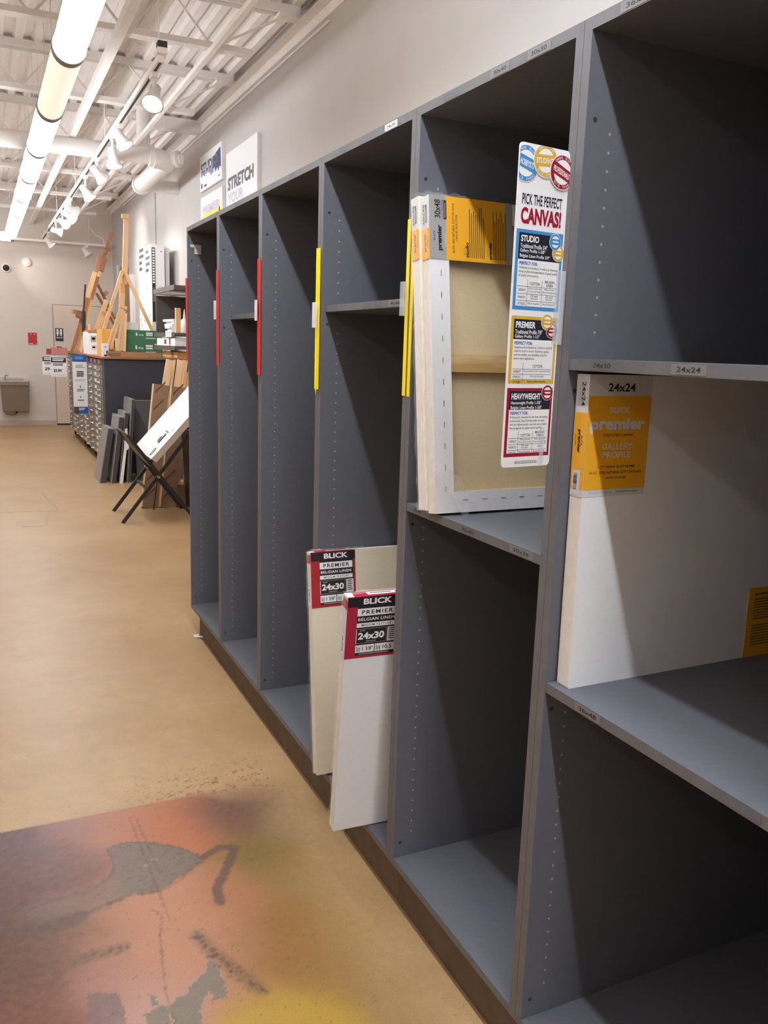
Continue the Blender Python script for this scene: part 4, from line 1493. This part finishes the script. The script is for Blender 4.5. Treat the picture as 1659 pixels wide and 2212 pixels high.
def d_price(price):
    def f(sh):
        sh.rect(.03, .03, .97, .28, NAVY)
        sh.bars(.12, .07, .9, .24, 2, PAPER, 2, .6, seed=3)
        sh.bars(.14, .33, .9, .46, 2, INK, 1, .5, seed=5)
        sh.text(price, .16, .60, .68, .78, INK, 1, bold=.03)
        sh.rect(.1, .90, .85, .915, LGREY, 1)
    return f


def d_flag(sh):
    sh.rect(0, 0, 1, .12, TBLUE); sh.rect(.2, .03, .75, .08, SBLUE, 2)
    sh.rect(0, .88, 1, 1, TBLUE); sh.rect(0, .88, .35, 1, PLUM, 2); sh.bars(.35, .9, .8, .95, 2, PAPER, 3, .5)
    sh.bars(.2, .17, .9, .23, 3, LGREY, 2, .5, seed=2)
    sh.bars(.28, .28, .8, .38, 3, INK, 2, .6, seed=4)
    sh.bars(.15, .42, .9, .45, 2, LGREY, 2, .4)
    sh.rect(.46, .52, .54, .56, GREYTXT, 2); sh.bars(.25, .58, .85, .63, 2, GREYTXT, 2, .5)
    sh.rect(.47, .70, .53, .73, GREYTXT, 2); sh.bars(.3, .76, .75, .79, 1, GREYTXT, 2, .6)


card('flag_sign', 'tall blue and white flag sign standing out from the middle flat file', .128, 12.3, 1.395, .185, .80, d_flag, PAPER)
card('price_card', 'white price card with black header on the far flat file, nearer of two', -.055, 13.6, 1.33, .22, .29, d_price('$5.84'), PAPER, 'price cards on the flat files')
card('price_card', 'white price card partly hidden behind the other price card', -.155, 13.9, 1.335, .22, .28, d_price('$9.3'), PAPER, 'price cards on the flat files')
mb = MB()
mb.box(.0, .24, 0, .2, 0, .10, mat('box_dusty_pink', (196, 128, 122), .7)); mb.box(-.06, .0, .02, .18, .0, .08, mat('box_dark_red', (150, 70, 66), .7))
tag(mb.build('display_tray', loc=(.01, 14.3, 1.36)), 'dusty pink cardboard tray sticking out over the price cards', 'tray')
mb = MB(); mb.box(-.06, .32, .05, .3, -.012, 0, ALU); tag(mb.build('tray_bracket', loc=(.0, 14.25, 1.36)), 'grey metal bracket carrying the pink tray', 'bracket')


# ---------------------------------------------------------------- things on the counter
def sticks(name, label, cat, parts, m, loc=(0, 0, 0), group=None):
    """parts: (name, a, b, w, h[, material])"""
    t = thing(name, label, cat, loc, group=group)
    o = Vector(loc)
    for p in parts:
        mb = MB()
        mb.bar(Vector(p[1]) - o, Vector(p[2]) - o, p[3], p[4], p[5] if len(p) > 5 else m, up=(0, 1, 0))
        mb.build(p[0], t, bevel=.002)
    return t


ZC = 1.405
# tall pine A-frame easel
sticks('wooden_easel', 'tall pale pine tripod easel standing high on the counter boxes', 'easel', [
    ('mast', (.70, 11.36, 2.30), (.745, 11.36, 3.13), .062, .03),
    ('leg', (.675, 11.33, 2.46), (.425, 11.28, 1.735), .042, .03),
    ('leg', (.70, 11.33, 2.46), (1.01, 11.22, 1.735), .042, .03),
    ('rear_leg', (.69, 11.38, 2.42), (.70, 11.85, ZC), .05, .03),
    ('top_clamp', (.685, 11.34, 3.12), (.77, 11.34, 3.12), .05, .06),
    ('mast_lower', (.655, 11.40, 1.95), (.69, 11.40, 2.42), .06, .025)], WOODP, (.70, 11.4, ZC))
mb = MB(); mb.box(0, .13, 0, .03, 0, 1.22, CARDDK); mb.box(-.03, .0, .005, .03, 1.0, 1.25, LGREY)
tag(mb.build('painting_board', loc=(.865, 12.9, ZC)), 'tall narrow brown panel standing behind the pine easel', 'panel')

# folded small easel: a bundle of pale sticks
sticks('table_easel', 'small folded easel of many pale sticks on the cardboard tray', 'easel', [
    ('stick', (.585, 10.95, 1.99), (.40, 10.9, 1.485), .026, .02), ('stick', (.60, 10.95, 1.98), (.445, 10.9, 1.48), .026, .02),
    ('stick', (.575, 10.97, 1.96), (.42, 10.95, 1.485), .018, .02), ('stick', (.61, 10.95, 1.97), (.53, 10.9, 1.48), .028, .02),
    ('stick', (.63, 10.95, 1.96), (.575, 10.9, 1.48), .03, .02), ('stick', (.645, 10.95, 1.93), (.61, 10.9, 1.47), .03, .02, WOODL),
    ('foot_bar', (.39, 10.9, 1.487), (.47, 10.9, 1.48), .02, .03, WOODB), ('top_knob', (.57, 10.95, 2.02), (.66, 10.95, 1.99), .04, .03), ('mast_top', (.61, 10.97, 1.98), (.62, 10.97, 2.17), .05, .02)], WOODP, (.6, 10.95, ZC + .06))

# leaning brown easels on the far flat file
sticks('wooden_easel', 'longest brown studio easel leaning far out over the farthest flat file', 'easel', [
    ('mast', (.36, 14.8, ZC), (1.07, 15.0, 3.34), .055, .04), ('inner_mast', (.55, 14.82, 1.8), (.90, 14.93, 2.85), .05, .03, WOODP),
    ('canvas_ledge', (.655, 14.78, 2.27), (.765, 14.82, 2.62), .12, .04), ('clamp', (.86, 14.88, 2.70), (.94, 14.92, 2.92), .08, .05),
    ('top_clamp', (.93, 14.9, 3.03), (1.02, 14.95, 3.06), .07, .05), ('brace', (.80, 14.9, 2.50), (1.08, 15.05, 1.95), .04, .03), ('brace', (.78, 14.9, 2.35), (1.10, 15.05, 1.80), .04, .03),
    ('knob', (.90, 14.85, 2.33), (.95, 14.85, 2.38), .06, .05)], WOODB, (.36, 14.8, ZC), 'brown easels leaning on the far flat file')
sticks('wooden_easel', 'shorter brown easel leaning left of the longest one', 'easel', [
    ('mast', (.33, 14.5, ZC), (.72, 14.6, 2.62), .045, .035), ('mast_top', (.60, 14.56, 2.25), (.735, 14.6, 2.66), .07, .04, WOODP),
    ('top_tip', (.745, 14.6, 2.62), (.79, 14.62, 2.92), .035, .03), ('canvas_ledge', (.36, 14.45, 2.03), (.54, 14.5, 2.00), .06, .08), ('canvas_rest', (.41, 14.45, 1.96), (.55, 14.5, 1.92), .05, .06),
    ('side_mast', (.40, 14.55, ZC), (.66, 14.62, 2.30), .04, .03, WOODP)], WOODB, (.33, 14.5, ZC), 'brown easels leaning on the far flat file')
sticks('wooden_easel', 'short light brown easel leaning low behind the white boxes', 'easel', [
    ('mast', (.56, 14.2, ZC), (.86, 14.3, 2.22), .07, .035), ('side_mast', (.70, 14.2, 1.75), (.85, 14.3, 2.05), .05, .03), ('leg', (.78, 14.25, 2.05), (.92, 14.4, ZC), .03, .03), ('leg', (.62, 14.2, 1.8), (.64, 14.2, ZC), .04, .03)], WOODP, (.56, 14.2, ZC), 'brown easels leaning on the far flat file')
sticks('sketch_easel', 'black telescopic metal easel standing among the brown wooden ones', 'easel', [
    ('rod', (.46, 13.9, ZC), (.465, 13.9, 2.02), .055, .05), ('thin_rod', (.465, 13.9, 2.0), (.505, 13.9, 2.42), .025, .025), ('tripod_leg', (.46, 13.9, 1.9), (.42, 13.9, ZC), .02, .02), ('tripod_leg', (.46, 13.9, 1.9), (.54, 13.8, ZC), .02, .02)], BLACKM, (.46, 13.9, ZC))
sticks('wooden_easel', 'dark bundle of short folded easels at the foot of the leaning ones', 'easel', [
    ('stick', (.44, 13.4, ZC), (.49, 13.45, 1.82), .035, .03, WOODP), ('stick', (.38, 13.4, ZC), (.46, 13.45, 1.80), .03, .03), ('stick', (.355, 13.35, ZC), (.41, 13.4, 1.70), .03, .03, WOODP), ('stick', (.49, 13.4, ZC), (.50, 13.4, 1.74), .04, .03)], WOODB, (.4, 13.4, ZC))


def carton(name, label, x0, x1, y0, y1, z0, h, m, cat='box', draw=None, group=None, lid=True, rot=0.0):
    t = thing(name, label, cat, (x0, y0, z0), (0, 0, rot), group)
    mb = MB(); mb.box(0, x1 - x0, 0, y1 - y0, 0, h, m); mb.build('carton', t, bevel=.003)
    if draw:
        mb = MB(); draw(Sheet(mb, (0, -.001, h), (1, 0, 0), (0, 0, -1), x1 - x0, h, .001)); mb.build('print', t)
    return t


def d_green(sh):
    sh.text('EASEL', .56, .2, .76, .38, PAPER, 1, bold=.02) if False else sh.bars(.57, .18, .80, .50, 2, PAPER, 1, .7, seed=2)
    sh.rect(.57, .62, .83, .70, LGREY2); sh.rect(.30, .22, .34, .48, PAPER); sh.rect(.38, .34, .43, .44, LGREY2); sh.rect(.02, .15, .05, .6, LGREY2)
    sh.rect(.45, .36, .50, .46, LGREY2)
    sh.rect(0, .965, 1, 1, mat('box_green_dark', (40, 90, 60), .6))


carton('art_box', 'green box with white print, upper of the two stacked on the counter', .625, 1.085, 10.98, 11.3, ZC + .185, .145, GREEN, draw=d_green, group='green boxes stacked on the counter')
carton('art_box', 'green box with white print, lower of the two stacked on the counter', .615, 1.085, 10.98, 11.32, ZC, .184, GREEN, draw=d_green, group='green boxes stacked on the counter')


def d_pat(sh):
    rg = random.Random(6)
    for i in range(5):
        for j in range(14):
            m = rg.choice([GREEN, LRED, PAPER, SGOLD, PAPER, GREEN])
            sh.rect(.04 + i * .19, .01 + j * .07, .04 + i * .19 + .15, .01 + j * .07 + .05, m)


carton('patterned_box', 'small upright box with a busy red and green pattern beside the green boxes', 1.09, 1.185, 10.98, 11.2, ZC, .265, PAPER, draw=d_pat)
t = carton('clear_bin', 'small clear plastic bin on top of the green boxes', .645, .80, 11.0, 11.2, ZC + .331, .095, film('bin_frosted', (232, 230, 230), .25, .4))
mb = MB()
mb.box(0, .60, 0, .36, 0, .012, CARD); mb.box(0, .60, 0, .008, .012, .062, CARD); mb.box(0, .60, .352, .36, .012, .062, CARD); mb.box(0, .008, .008, .352, .012, .075, CARDDK); mb.box(.592, .60, .008, .352, .012, .05, CARD)
mb.box(-.02, .12, -.004, 0, .012, .05, CARDDK)
tag(mb.build('cardboard_tray', loc=(.40, 10.60, ZC)), 'open brown cardboard tray at the front edge of the counter', 'tray')


def d_wb(sh):
    sh.poly([(.55, .55), (.95, .55), (.95, .66), (.8, .66), (.8, .8), (.55, .8)][::-1], INK); sh.rect(.2, .84, .95, .97, INK); sh.rect(.3, .2, .6, .3, LGREY)


carton('product_box', 'small white box with black corner print beside the pale stick bundle', .348, .42, 10.85, 10.95, ZC, .155, PAPER, draw=d_wb)


def d_pic(sh):
    sh.rect(.18, .12, .72, .40, LGREY); sh.rect(.22, .55, .78, .80, LGREY2); sh.rect(.3, .20, .6, .3, GREYTXT); sh.rect(.3, .62, .6, .7, LGREY)


carton('product_box', 'tall white box with two grey pictures on the counter', .345, .47, 12.2, 12.5, ZC, .28, PAPER, draw=d_pic)
carton('product_box', 'narrow white box standing left of the pictured box', .27 + .07, .395, 12.75, 12.9, ZC, .30, PAPER)
carton('storage_box', 'wide tan cardboard box behind the white pictured box', .43, .86, 13.2, 13.6, ZC, .33, CARD)
carton('envelope_box', 'orange yellow box under the left foot of the pine easel', .385, .53, 11.2, 11.7, ZC, .33, mat('box_orange', (226, 170, 92), .7))
carton('pale_box', 'pale cream box behind the stick bundle, left of the green boxes', .545, .612, 11.1, 11.6, ZC, .22, mat('box_cream', (232, 220, 190), .7))
mb = MB(); mb.box(0, .1, 0, .16, 0, .10, WOODP); mb.bar((.02, -.01, .1), (.1, -.01, .0), .03, .02, WOODL)
tag(mb.build('wood_palette', loc=(.30 + .12, 10.98, ZC)), 'small pale wooden stand at the counter corner', 'stand')


# ---------------------------------------------------------------- tall white cartons
def long_box(label, y0, y1, x0, x1, z1, seed, near):
    t = thing('tall_carton', label, 'box', (x0, y0, ZC), group='tall white cartons by the right wall')
    h = z1 - ZC
    mb = MB(); mb.box(0, x1 - x0, 0, y1 - y0, 0, h, PAPER); mb.build('carton', t, bevel=.003)
    rg = random.Random(seed)
    mb = MB()
    sh = Sheet(mb, (-.001, y1 - y0, h), (0, -1, 0), (0, 0, -1), y1 - y0, h, .001)
    for k in range(4):
        v = .03 + k * .055
        sh.rect(.12, v, .12 + .75 * rg.uniform(.6, 1), v + .03, INK)
    for k in range(14):
        u, v = rg.uniform(.1, .8), rg.uniform(.35, .95)
        sh.rect(u, v, u + .1, v + rg.uniform(.004, .02), GREYTXT)
    if near:
        s2 = Sheet(mb, (0, -.001, h), (1, 0, 0), (0, 0, -1), x1 - x0, h, .001)
        s2.rect(.05, .02, .30, .68, INK)
        for k in range(13):
            s2.rect(.09, .03 + k * .024, .26, .03 + k * .024 + .016, PAPER, 2)
        s2.rect(.09, .37, .26, .50, GREYTXT, 2)
        for k in range(5):
            s2.rect(.42, .36 + k * .095, .85, .36 + k * .095 + .07, LGREY2)
            s2.poly([(.5, .39 + k * .095), (.75, .375 + k * .095), (.8, .40 + k * .095), (.55, .41 + k * .095)][::-1], GREYTXT, 2)
        s2.disc(.75, .05, .008, GREYTXT)
    mb.build('print', t)


long_box('tall white carton nearest the camera, black lettered band down its near side', 11.33, 11.78, 1.03, 1.20, 2.80, 1, True)
long_box('tall white carton second from the camera against the right wall', 11.79, 12.26, 1.03, 1.20, 2.86, 2, False)
mb = MB(); mb.box(0, .05, 0, .3, 0, 1.36, LGREY2); tag(mb.build('flat_carton', loc=(1.215, 11.36, ZC)), 'thin pale flat carton behind the tall white cartons', 'box')
mb = MB(); mb.box(0, .06, 0, .25, 0, 1.13, PAPER); tag(mb.build('flat_carton', loc=(1.0, 12.8, ZC)), 'pale flat carton just left of the tall white cartons', 'box')

# ---------------------------------------------------------------- charcoal wall shelf
t = thing('wall_shelf', 'charcoal metal wall shelving above the stretcher bars', 'shelving unit', (.84, 9.0, 1.5))
for z, hh, nm in ((.645, .035, 'shelf'), (.17, .03, 'shelf'), (.03, .03, 'shelf')):
    mb = MB(); mb.box(0, .50, 0, 1.15, z, z + hh, SHELFM); mb.box(-.004, 0, 0, 1.15, z - .012, z + hh + .004, SHELFM); mb.build(nm, t, bevel=.003)
mb = MB(); mb.box(.475, .50, 0, 1.15, 0, .62, SHELFM); mb.build('back_panel', t)
mb = MB(); mb.box(.02, .475, 1.12, 1.15, .20, .62, SHELFM); mb.build('end_panel', t)
mb = MB(); mb.box(.15, .475, .008, .03, .20, .60, SHELFM); mb.build('end_bracket', t)
mb = MB(); mb.box(0.01, .47, 0.3, 1.1, .625, .64, LAMPON if False else PAPER); mb.build('shelf_liner', t)
for q in range(4):
    mb = MB(); mb.box(-.007, -.0045, .16 + q * .08, .22 + q * .08, .155, .20, PAPER); mb.build('price_tag', t)
mb = MB(); mb.box(-.010, -.0045, .05, 1.1, .068, .075, TAGW); mb.build('tag_rail', t)
rg = random.Random(3)
for k in range(6):
    mb = MB(); mb.box(-.11, .11, -.2, .2, 0, .024, PAPER)
    o = mb.build('paper_pack', loc=(1.0 + rg.uniform(-.015, .015), 9.55 + rg.uniform(-.02, .02), 1.7 + k * .0245), rot=(0, 0, rg.uniform(-.12, .12)), bevel=.004)
    tag(o, ['white paper pack at the bottom of the pile on the wall shelf', 'white paper pack second from the bottom of the shelf pile', 'white paper pack third from the bottom of the shelf pile',
            'white paper pack fourth from the bottom of the shelf pile', 'white paper pack next to the top of the shelf pile', 'white paper pack on top of the pile on the wall shelf'][k], 'paper pack', 'white paper packs on the wall shelf')
for k, (x, y, h, m, lb) in enumerate([(.98, 9.18, .20, WHITE, 'white pointed bottle at the near end of the wall shelf'), (1.06, 9.08, .15, mat('bottle_pale_lilac', (208, 200, 210), .4), 'pale lilac bottle at the near end of the wall shelf')]):
    t = thing('bottle', lb, 'bottle', (x, y, 1.7), group='bottles on the wall shelf')
    mb = MB(); mb.lathe((0, 0, 0), (0, 0, 1), [(0, .036), (.01, .04), (h * .62, .04), (h * .74, .02)], m, 14); mb.build('body', t)
    mb = MB(); mb.lathe((0, 0, h * .74), (0, 0, 1), [(0, .016), (.03, .014), (h * .5, .004)], m, 12); mb.build('nozzle', t)
mb = MB(); mb.box(0, .05, 0, .06, 0, .26, WOODP); tag(mb.build('wood_block', loc=(.90, 9.22, 1.7)), 'upright tan wooden block on the wall shelf', 'block')


def d_m(sh):
    sh.text('M', .42, .25, .56, .75, INK, 1, bold=.03, rot=1)
    sh.rect(.7, .1, .74, .9, INK)


t = thing('flat_box', 'long white box lettered M on the lower wall shelf', 'box', (.85, 9.05, 1.562))
mb = MB(); mb.box(0, .42, 0, 1.0, 0, .085, PAPER); mb.build('carton', t, bevel=.003)
mb = MB(); d_m(Sheet(mb, (-.001, 1.0, .085), (0, -1, 0), (0, 0, -1), 1.0, .085, .001)); mb.build('print', t)
mb = MB(); mb.box(-.001, .12, .22, .30, .0, .0865, CARD); mb.build('tape', t)
mb = MB(); mb.box(0, .40, 0, .8, 0, .06, mat('envelope_tan', (214, 160, 92), .7)); mb.box(-.002, .2, .18, .3, .005, .0605, CARDDK)
tag(mb.build('flat_box', loc=(.88, 9.1, 1.44)), 'flat orange tan box under the wall shelf on the stretcher bars', 'box')

# ---------------------------------------------------------------- stretcher bars leaning in front of the counter
BARS = [('widest pale stretcher bar at the left of the leaning row', .66, .80, 8.96, .075, WOODL), ('thin pale stretcher bar second from the left of the leaning row', .745, .845, 8.93, .022, WOODP),
        ('broad shaded stretcher bar third from the left of the leaning row', .80, .905, 8.95, .06, WOODL), ('broad stretcher bar at the right of the leaning row', .87, .955, 8.93, .055, WOODP)]
for k, (lb, xb, xt, y, w, m) in enumerate(BARS):
    sticks('stretcher_bar', lb, 'wooden bar', [('bar', (xb - .20, y - .3, .02), (xt, y + .12, 1.42), w, .022, m)], m, (xb - .2, y - .3, 0), 'wooden stretcher bars leaning by the counter')
for k, (lb, xb, xt, zt) in enumerate([('short pale stretcher bar in front of the leaning row, left of three', .83, .90, 1.30), ('short pale stretcher bar in front of the leaning row, middle of three', .878, .945, 1.31), ('short pale stretcher bar in front of the leaning row, rightmost', .955, .985, 1.25)]):
    sticks('stretcher_bar', lb, 'wooden bar', [('bar', (xb - .15, 8.52, .02), (xt, 8.80, zt), .038, .02, WOODP)], WOODP, (xb - .15, 8.52, 0), 'wooden stretcher bars leaning by the counter')


# ---------------------------------------------------------------- brown paper covered frames
def kraft(label, p0, p1, w, th, L):
    """stands on p0 (near bottom left), leans towards p1"""
    p0, p1 = Vector(p0), Vector(p1)
    t = thing('wrapped_frame', label, 'framed panel', p0, group='brown paper covered frames leaning on the counter')
    up = (p1 - p0).normalized()
    right = Vector((1, -.08, 0)); right = (right - up * right.dot(up)).normalized()
    back = up.cross(right).normalized()
    if back.y < 0:
        back = -back
    M = Matrix((right, back, up)).transposed().to_4x4()
    mb = MB(); mb.M = M
    mb.box(.012, w, 0, .004, 0, L, CARDDK)
    for k in range(7):
        z = .08 + k * L / 7
        mb.add([(.03, -.001, z), (.03 + w * .55, -.001, z + .11), (.03 + w * .55, -.001, z + .135), (.03, -.001, z + .025)], [(0, 1, 2, 3)], CARDINK)
    mb.build('kraft_paper', t)
    mb = MB(); mb.M = M
    mb.box(0, .014, 0, th, 0, L, WOODL); mb.box(w - .014, w, .005, th, 0, L, WOODL); mb.box(0.014, w - .014, .005, th, L - .02, L, WOODL); mb.box(0.014, w - .014, .005, th, 0, .02, WOODL)
    mb.build('wood_frame', t, bevel=.002)
    return t


kraft('brown paper covered frame leaning by the counter, left one', (.345, 8.30, .012), (.525, 8.55, 1.2), .16, .055, 1.225)
kraft('brown paper covered frame leaning by the counter, right one', (.515, 8.28, .012), (.695, 8.53, 1.18), .165, .055, 1.205)


# ---------------------------------------------------------------- flat portfolio cases
def case(label, x, y0, dy, th, h, lean, yaw=0.0):
    t = thing('portfolio_case', label, 'portfolio case', (x, y0, .0), (0, lean, yaw), 'dark cases leaning against the counter end')
    mb = MB(); mb.box(.004, th, .002, dy, .0, h, PORTF); mb.build('case', t, bevel=.004)
    mb = MB(); mb.box(0, .004, 0, dy, 0, h, PORTFS); mb.box(0.004, .010, -.002, .002, 0, h, PORTFS); mb.box(.004, th, 0, dy, h, h + .003, PORTFS); mb.build('silver_side', t)
    return t


case('silver sided case at the left of the leaning dark cases', .155, 9.95, .50, .07, .63, math.radians(10))
case('silver sided case second from the left of the leaning dark cases', .275, 9.90, .52, .06, .76, math.radians(8))
case('dark case third from the left of the leaning ones', .37, 9.95, .52, .05, .80, math.radians(6))
case('tall dark case beside the big dark board', .455, 9.92, .55, .045, .95, math.radians(4.2))
mb = MB()
mb.add([(.0, 0, 0), (.035, -.01, 0), (.085, -.01, .38), (.06, 0, .40), (.075, 0, .62), (.10, 0, .63), (.11, -.012, .40)], [(0, 1, 2, 3), (3, 2, 6), (3, 6, 5, 4)], PAPER)
mb.add([(.0, .01, 0), (.035, .0, 0), (.085, .0, .38), (.06, .01, .40), (.075, .01, .62), (.10, .01, .63), (.11, -.002, .40)], [(3, 2, 1, 0), (6, 2, 3), (4, 5, 6, 3)], PAPER)
tag(mb.build('paper_sheet', loc=(.365, 9.86, .0)), 'loose white paper sheet slipped between the dark cases', 'paper')
t = thing('drawing_board', 'big dark grey board leaning flat against the counter end', 'board', (.585, 10.0, .0), (math.radians(-16), 0, 0))
mb = MB(); mb.box(0, .56, 0, .05, 0, .95, PORTF); mb.build('board', t, bevel=.004)
mb = MB(); mb.box(-.002, .562, -.002, .052, .95, .956, CARD); mb.build('top_edging', t)

# ---------------------------------------------------------------- folding print stand with the white case
t = thing('print_stand', 'black folding cross-legged print rack in front of the brown frames', 'print rack', (.39, 7.6, .41))
O = Vector((.39, 7.6, .41))
for y, nm in ((7.62, 'near'), (8.20, 'far')):
    mb = MB(); mb.bar(Vector((.72, y, .0)) - O, Vector((.135, y, .785)) - O, .03, .024, BLACKM, up=(0, 1, 0)); mb.build('leg', t)
    mb = MB(); mb.bar(Vector((.075, y + .03, .0)) - O, Vector((.80, y + .03, .94)) - O, .03, .024, BLACKM, up=(0, 1, 0)); mb.build('leg', t)
    mb = MB(); mb.lathe(Vector((.3925, y - .012, .412)) - O, (0, -1, 0), [(0, .014), (.008, .012)], CHROME, 12); mb.build('pivot_bolt', t)
for p in ((.135, .785), (.80, .94), (.30, .292)):
    mb = MB(); mb.bar(Vector((p[0], 7.62, p[1])) - O, Vector((p[0], 8.23, p[1])) - O, .018, .018, BLACKM); mb.build('cross_rail', t)
mb = MB()
vs = []
for k in range(7):
    f = k / 6
    x, z = .135 + (.40 - .135) * f, .785 + (.44 - .785) * f - .03 * math.sin(f * math.pi)
    vs += [(x - .39, 0.03, z - .41), (x - .39, .59, z - .41)]
mb.add(vs, [(2 * k, 2 * k + 1, 2 * k + 3, 2 * k + 2) for k in range(6)], BLACKM)
mb.build('cloth_sling', t)
mb = MB(); mb.tube([Vector((.39, 7.64, .40)) - O, Vector((.41, 8.0, .04)) - O], .006, BLACKM, 6); mb.build('stay_rod', t)

# white case lying in the stand
A, N_ = Vector((.293, 8.12, .655)), Vector((.322, 7.56, .585))
U = Vector((.411, 0, .455)).normalized()
V = A - N_
wv = V.length
V.normalize()
V = (V - U * V.dot(U)).normalized()
Wd = V.cross(U).normalized()
if Wd.z > 0:
    Wd = -Wd
t = thing('white_case', 'white box lying aslant in the black print rack', 'box', N_)
M = Matrix((U, V, Wd)).transposed().to_4x4()
mb = MB(); mb.M = M
L = .82
mb.box(0, L, 0, wv, 0.004, .058, mat('case_paper_edge', (206, 198, 190), .7))
mb.build('case', t)
mb = MB(); mb.M = M
mb.box(-.002, L, -.002, wv, 0, .004, SWHITE)
def q(u0, v0, u1, v1, m):
    mb.add([(u0, v0, -.001), (u0, v1, -.001), (u1, v1, -.001), (u1, v0, -.001)], [(0, 1, 2, 3), (3, 2, 1, 0)], m)
q(.15, .12, .26, .16, INK); q(.16, .17, .22, .20, INK); q(.27, .11, .29, .2, LGREY); q(.30, .06, .34, .07, INK)
pts = [(.06 + .045 * math.cos(i * math.pi / 8), .09 + .025 * math.sin(i * math.pi / 8), -.001) for i in range(16)]
mb.add(pts, [tuple(range(16)), tuple(range(15, -1, -1))], NAVY)
pts = [(.06 + .032 * math.cos(i * math.pi / 8), .09 + .012 * math.sin(i * math.pi / 8), -.0016) for i in range(16)]
mb.add(pts, [tuple(range(16)), tuple(range(15, -1, -1))], SWHITE)
mb.build('cover', t)

# dark bin and carton just beyond the far rack
t = thing('waste_bin', 'dark bin standing behind the print rack, half hidden by the far rack', 'bin', (.96, 8.15, 0))
mb = MB()
mb.add([(-.17, -.2, 0), (.17, -.2, 0), (.17, .2, 0), (-.17, .2, 0), (-.2, -.24, .78), (.2, -.24, .78), (.2, .24, .78), (-.2, .24, .78), (-.18, -.22, .78), (.18, -.22, .78), (.18, .22, .78), (-.18, .22, .78), (-.16, -.18, .1), (.16, -.18, .1), (.16, .18, .1), (-.16, .18, .1)],
       [(3, 2, 1, 0), (0, 1, 5, 4), (1, 2, 6, 5), (2, 3, 7, 6), (3, 0, 4, 7), (4, 5, 9, 8), (5, 6, 10, 9), (6, 7, 11, 10), (7, 4, 8, 11), (8, 9, 13, 12), (9, 10, 14, 13), (10, 11, 15, 14), (11, 8, 12, 15), (12, 13, 14, 15)], BLACKM)
mb.build('bin_body', t, bevel=.005)
carton('storage_box', 'brown carton on the floor between the brown frames and the dark bin', .69, .775, 8.30, 8.50, 0.0, .22, CARDDK)

# faint tape marks on the floor
TAPE = mat('tape_residue', (164, 140, 112), 0.6)
for k, (lb, pts) in enumerate([('faint dark tape outline on the floor, farther one', [(-.92, 8.446), (-.40, 8.395), (-.49, 9.48)]), ('faint dark tape outline on the floor, nearer one', [(-.74, 7.728), (-.555, 7.737), (-.50, 8.30)])]):
    mb = MB()
    for a, b in zip(pts, pts[1:]):
        mb.bar((a[0], a[1], .0006), (b[0], b[1], .0006), .018, .0008, TAPE)
    tag(mb.build('floor_tape'), lb, 'floor tape', 'tape outlines on the floor')
mb = MB(); mb.bar((.0, 0, .0), (.05, -.06, .012), .018, .004, TAGW); mb.box(.0, .03, .0, .02, 0, .004, TAGW)
tag(mb.build('paper_scrap', loc=(-.005, 4.47, .001)), 'small white paper scrap on the floor at the far rack corner', 'scrap')
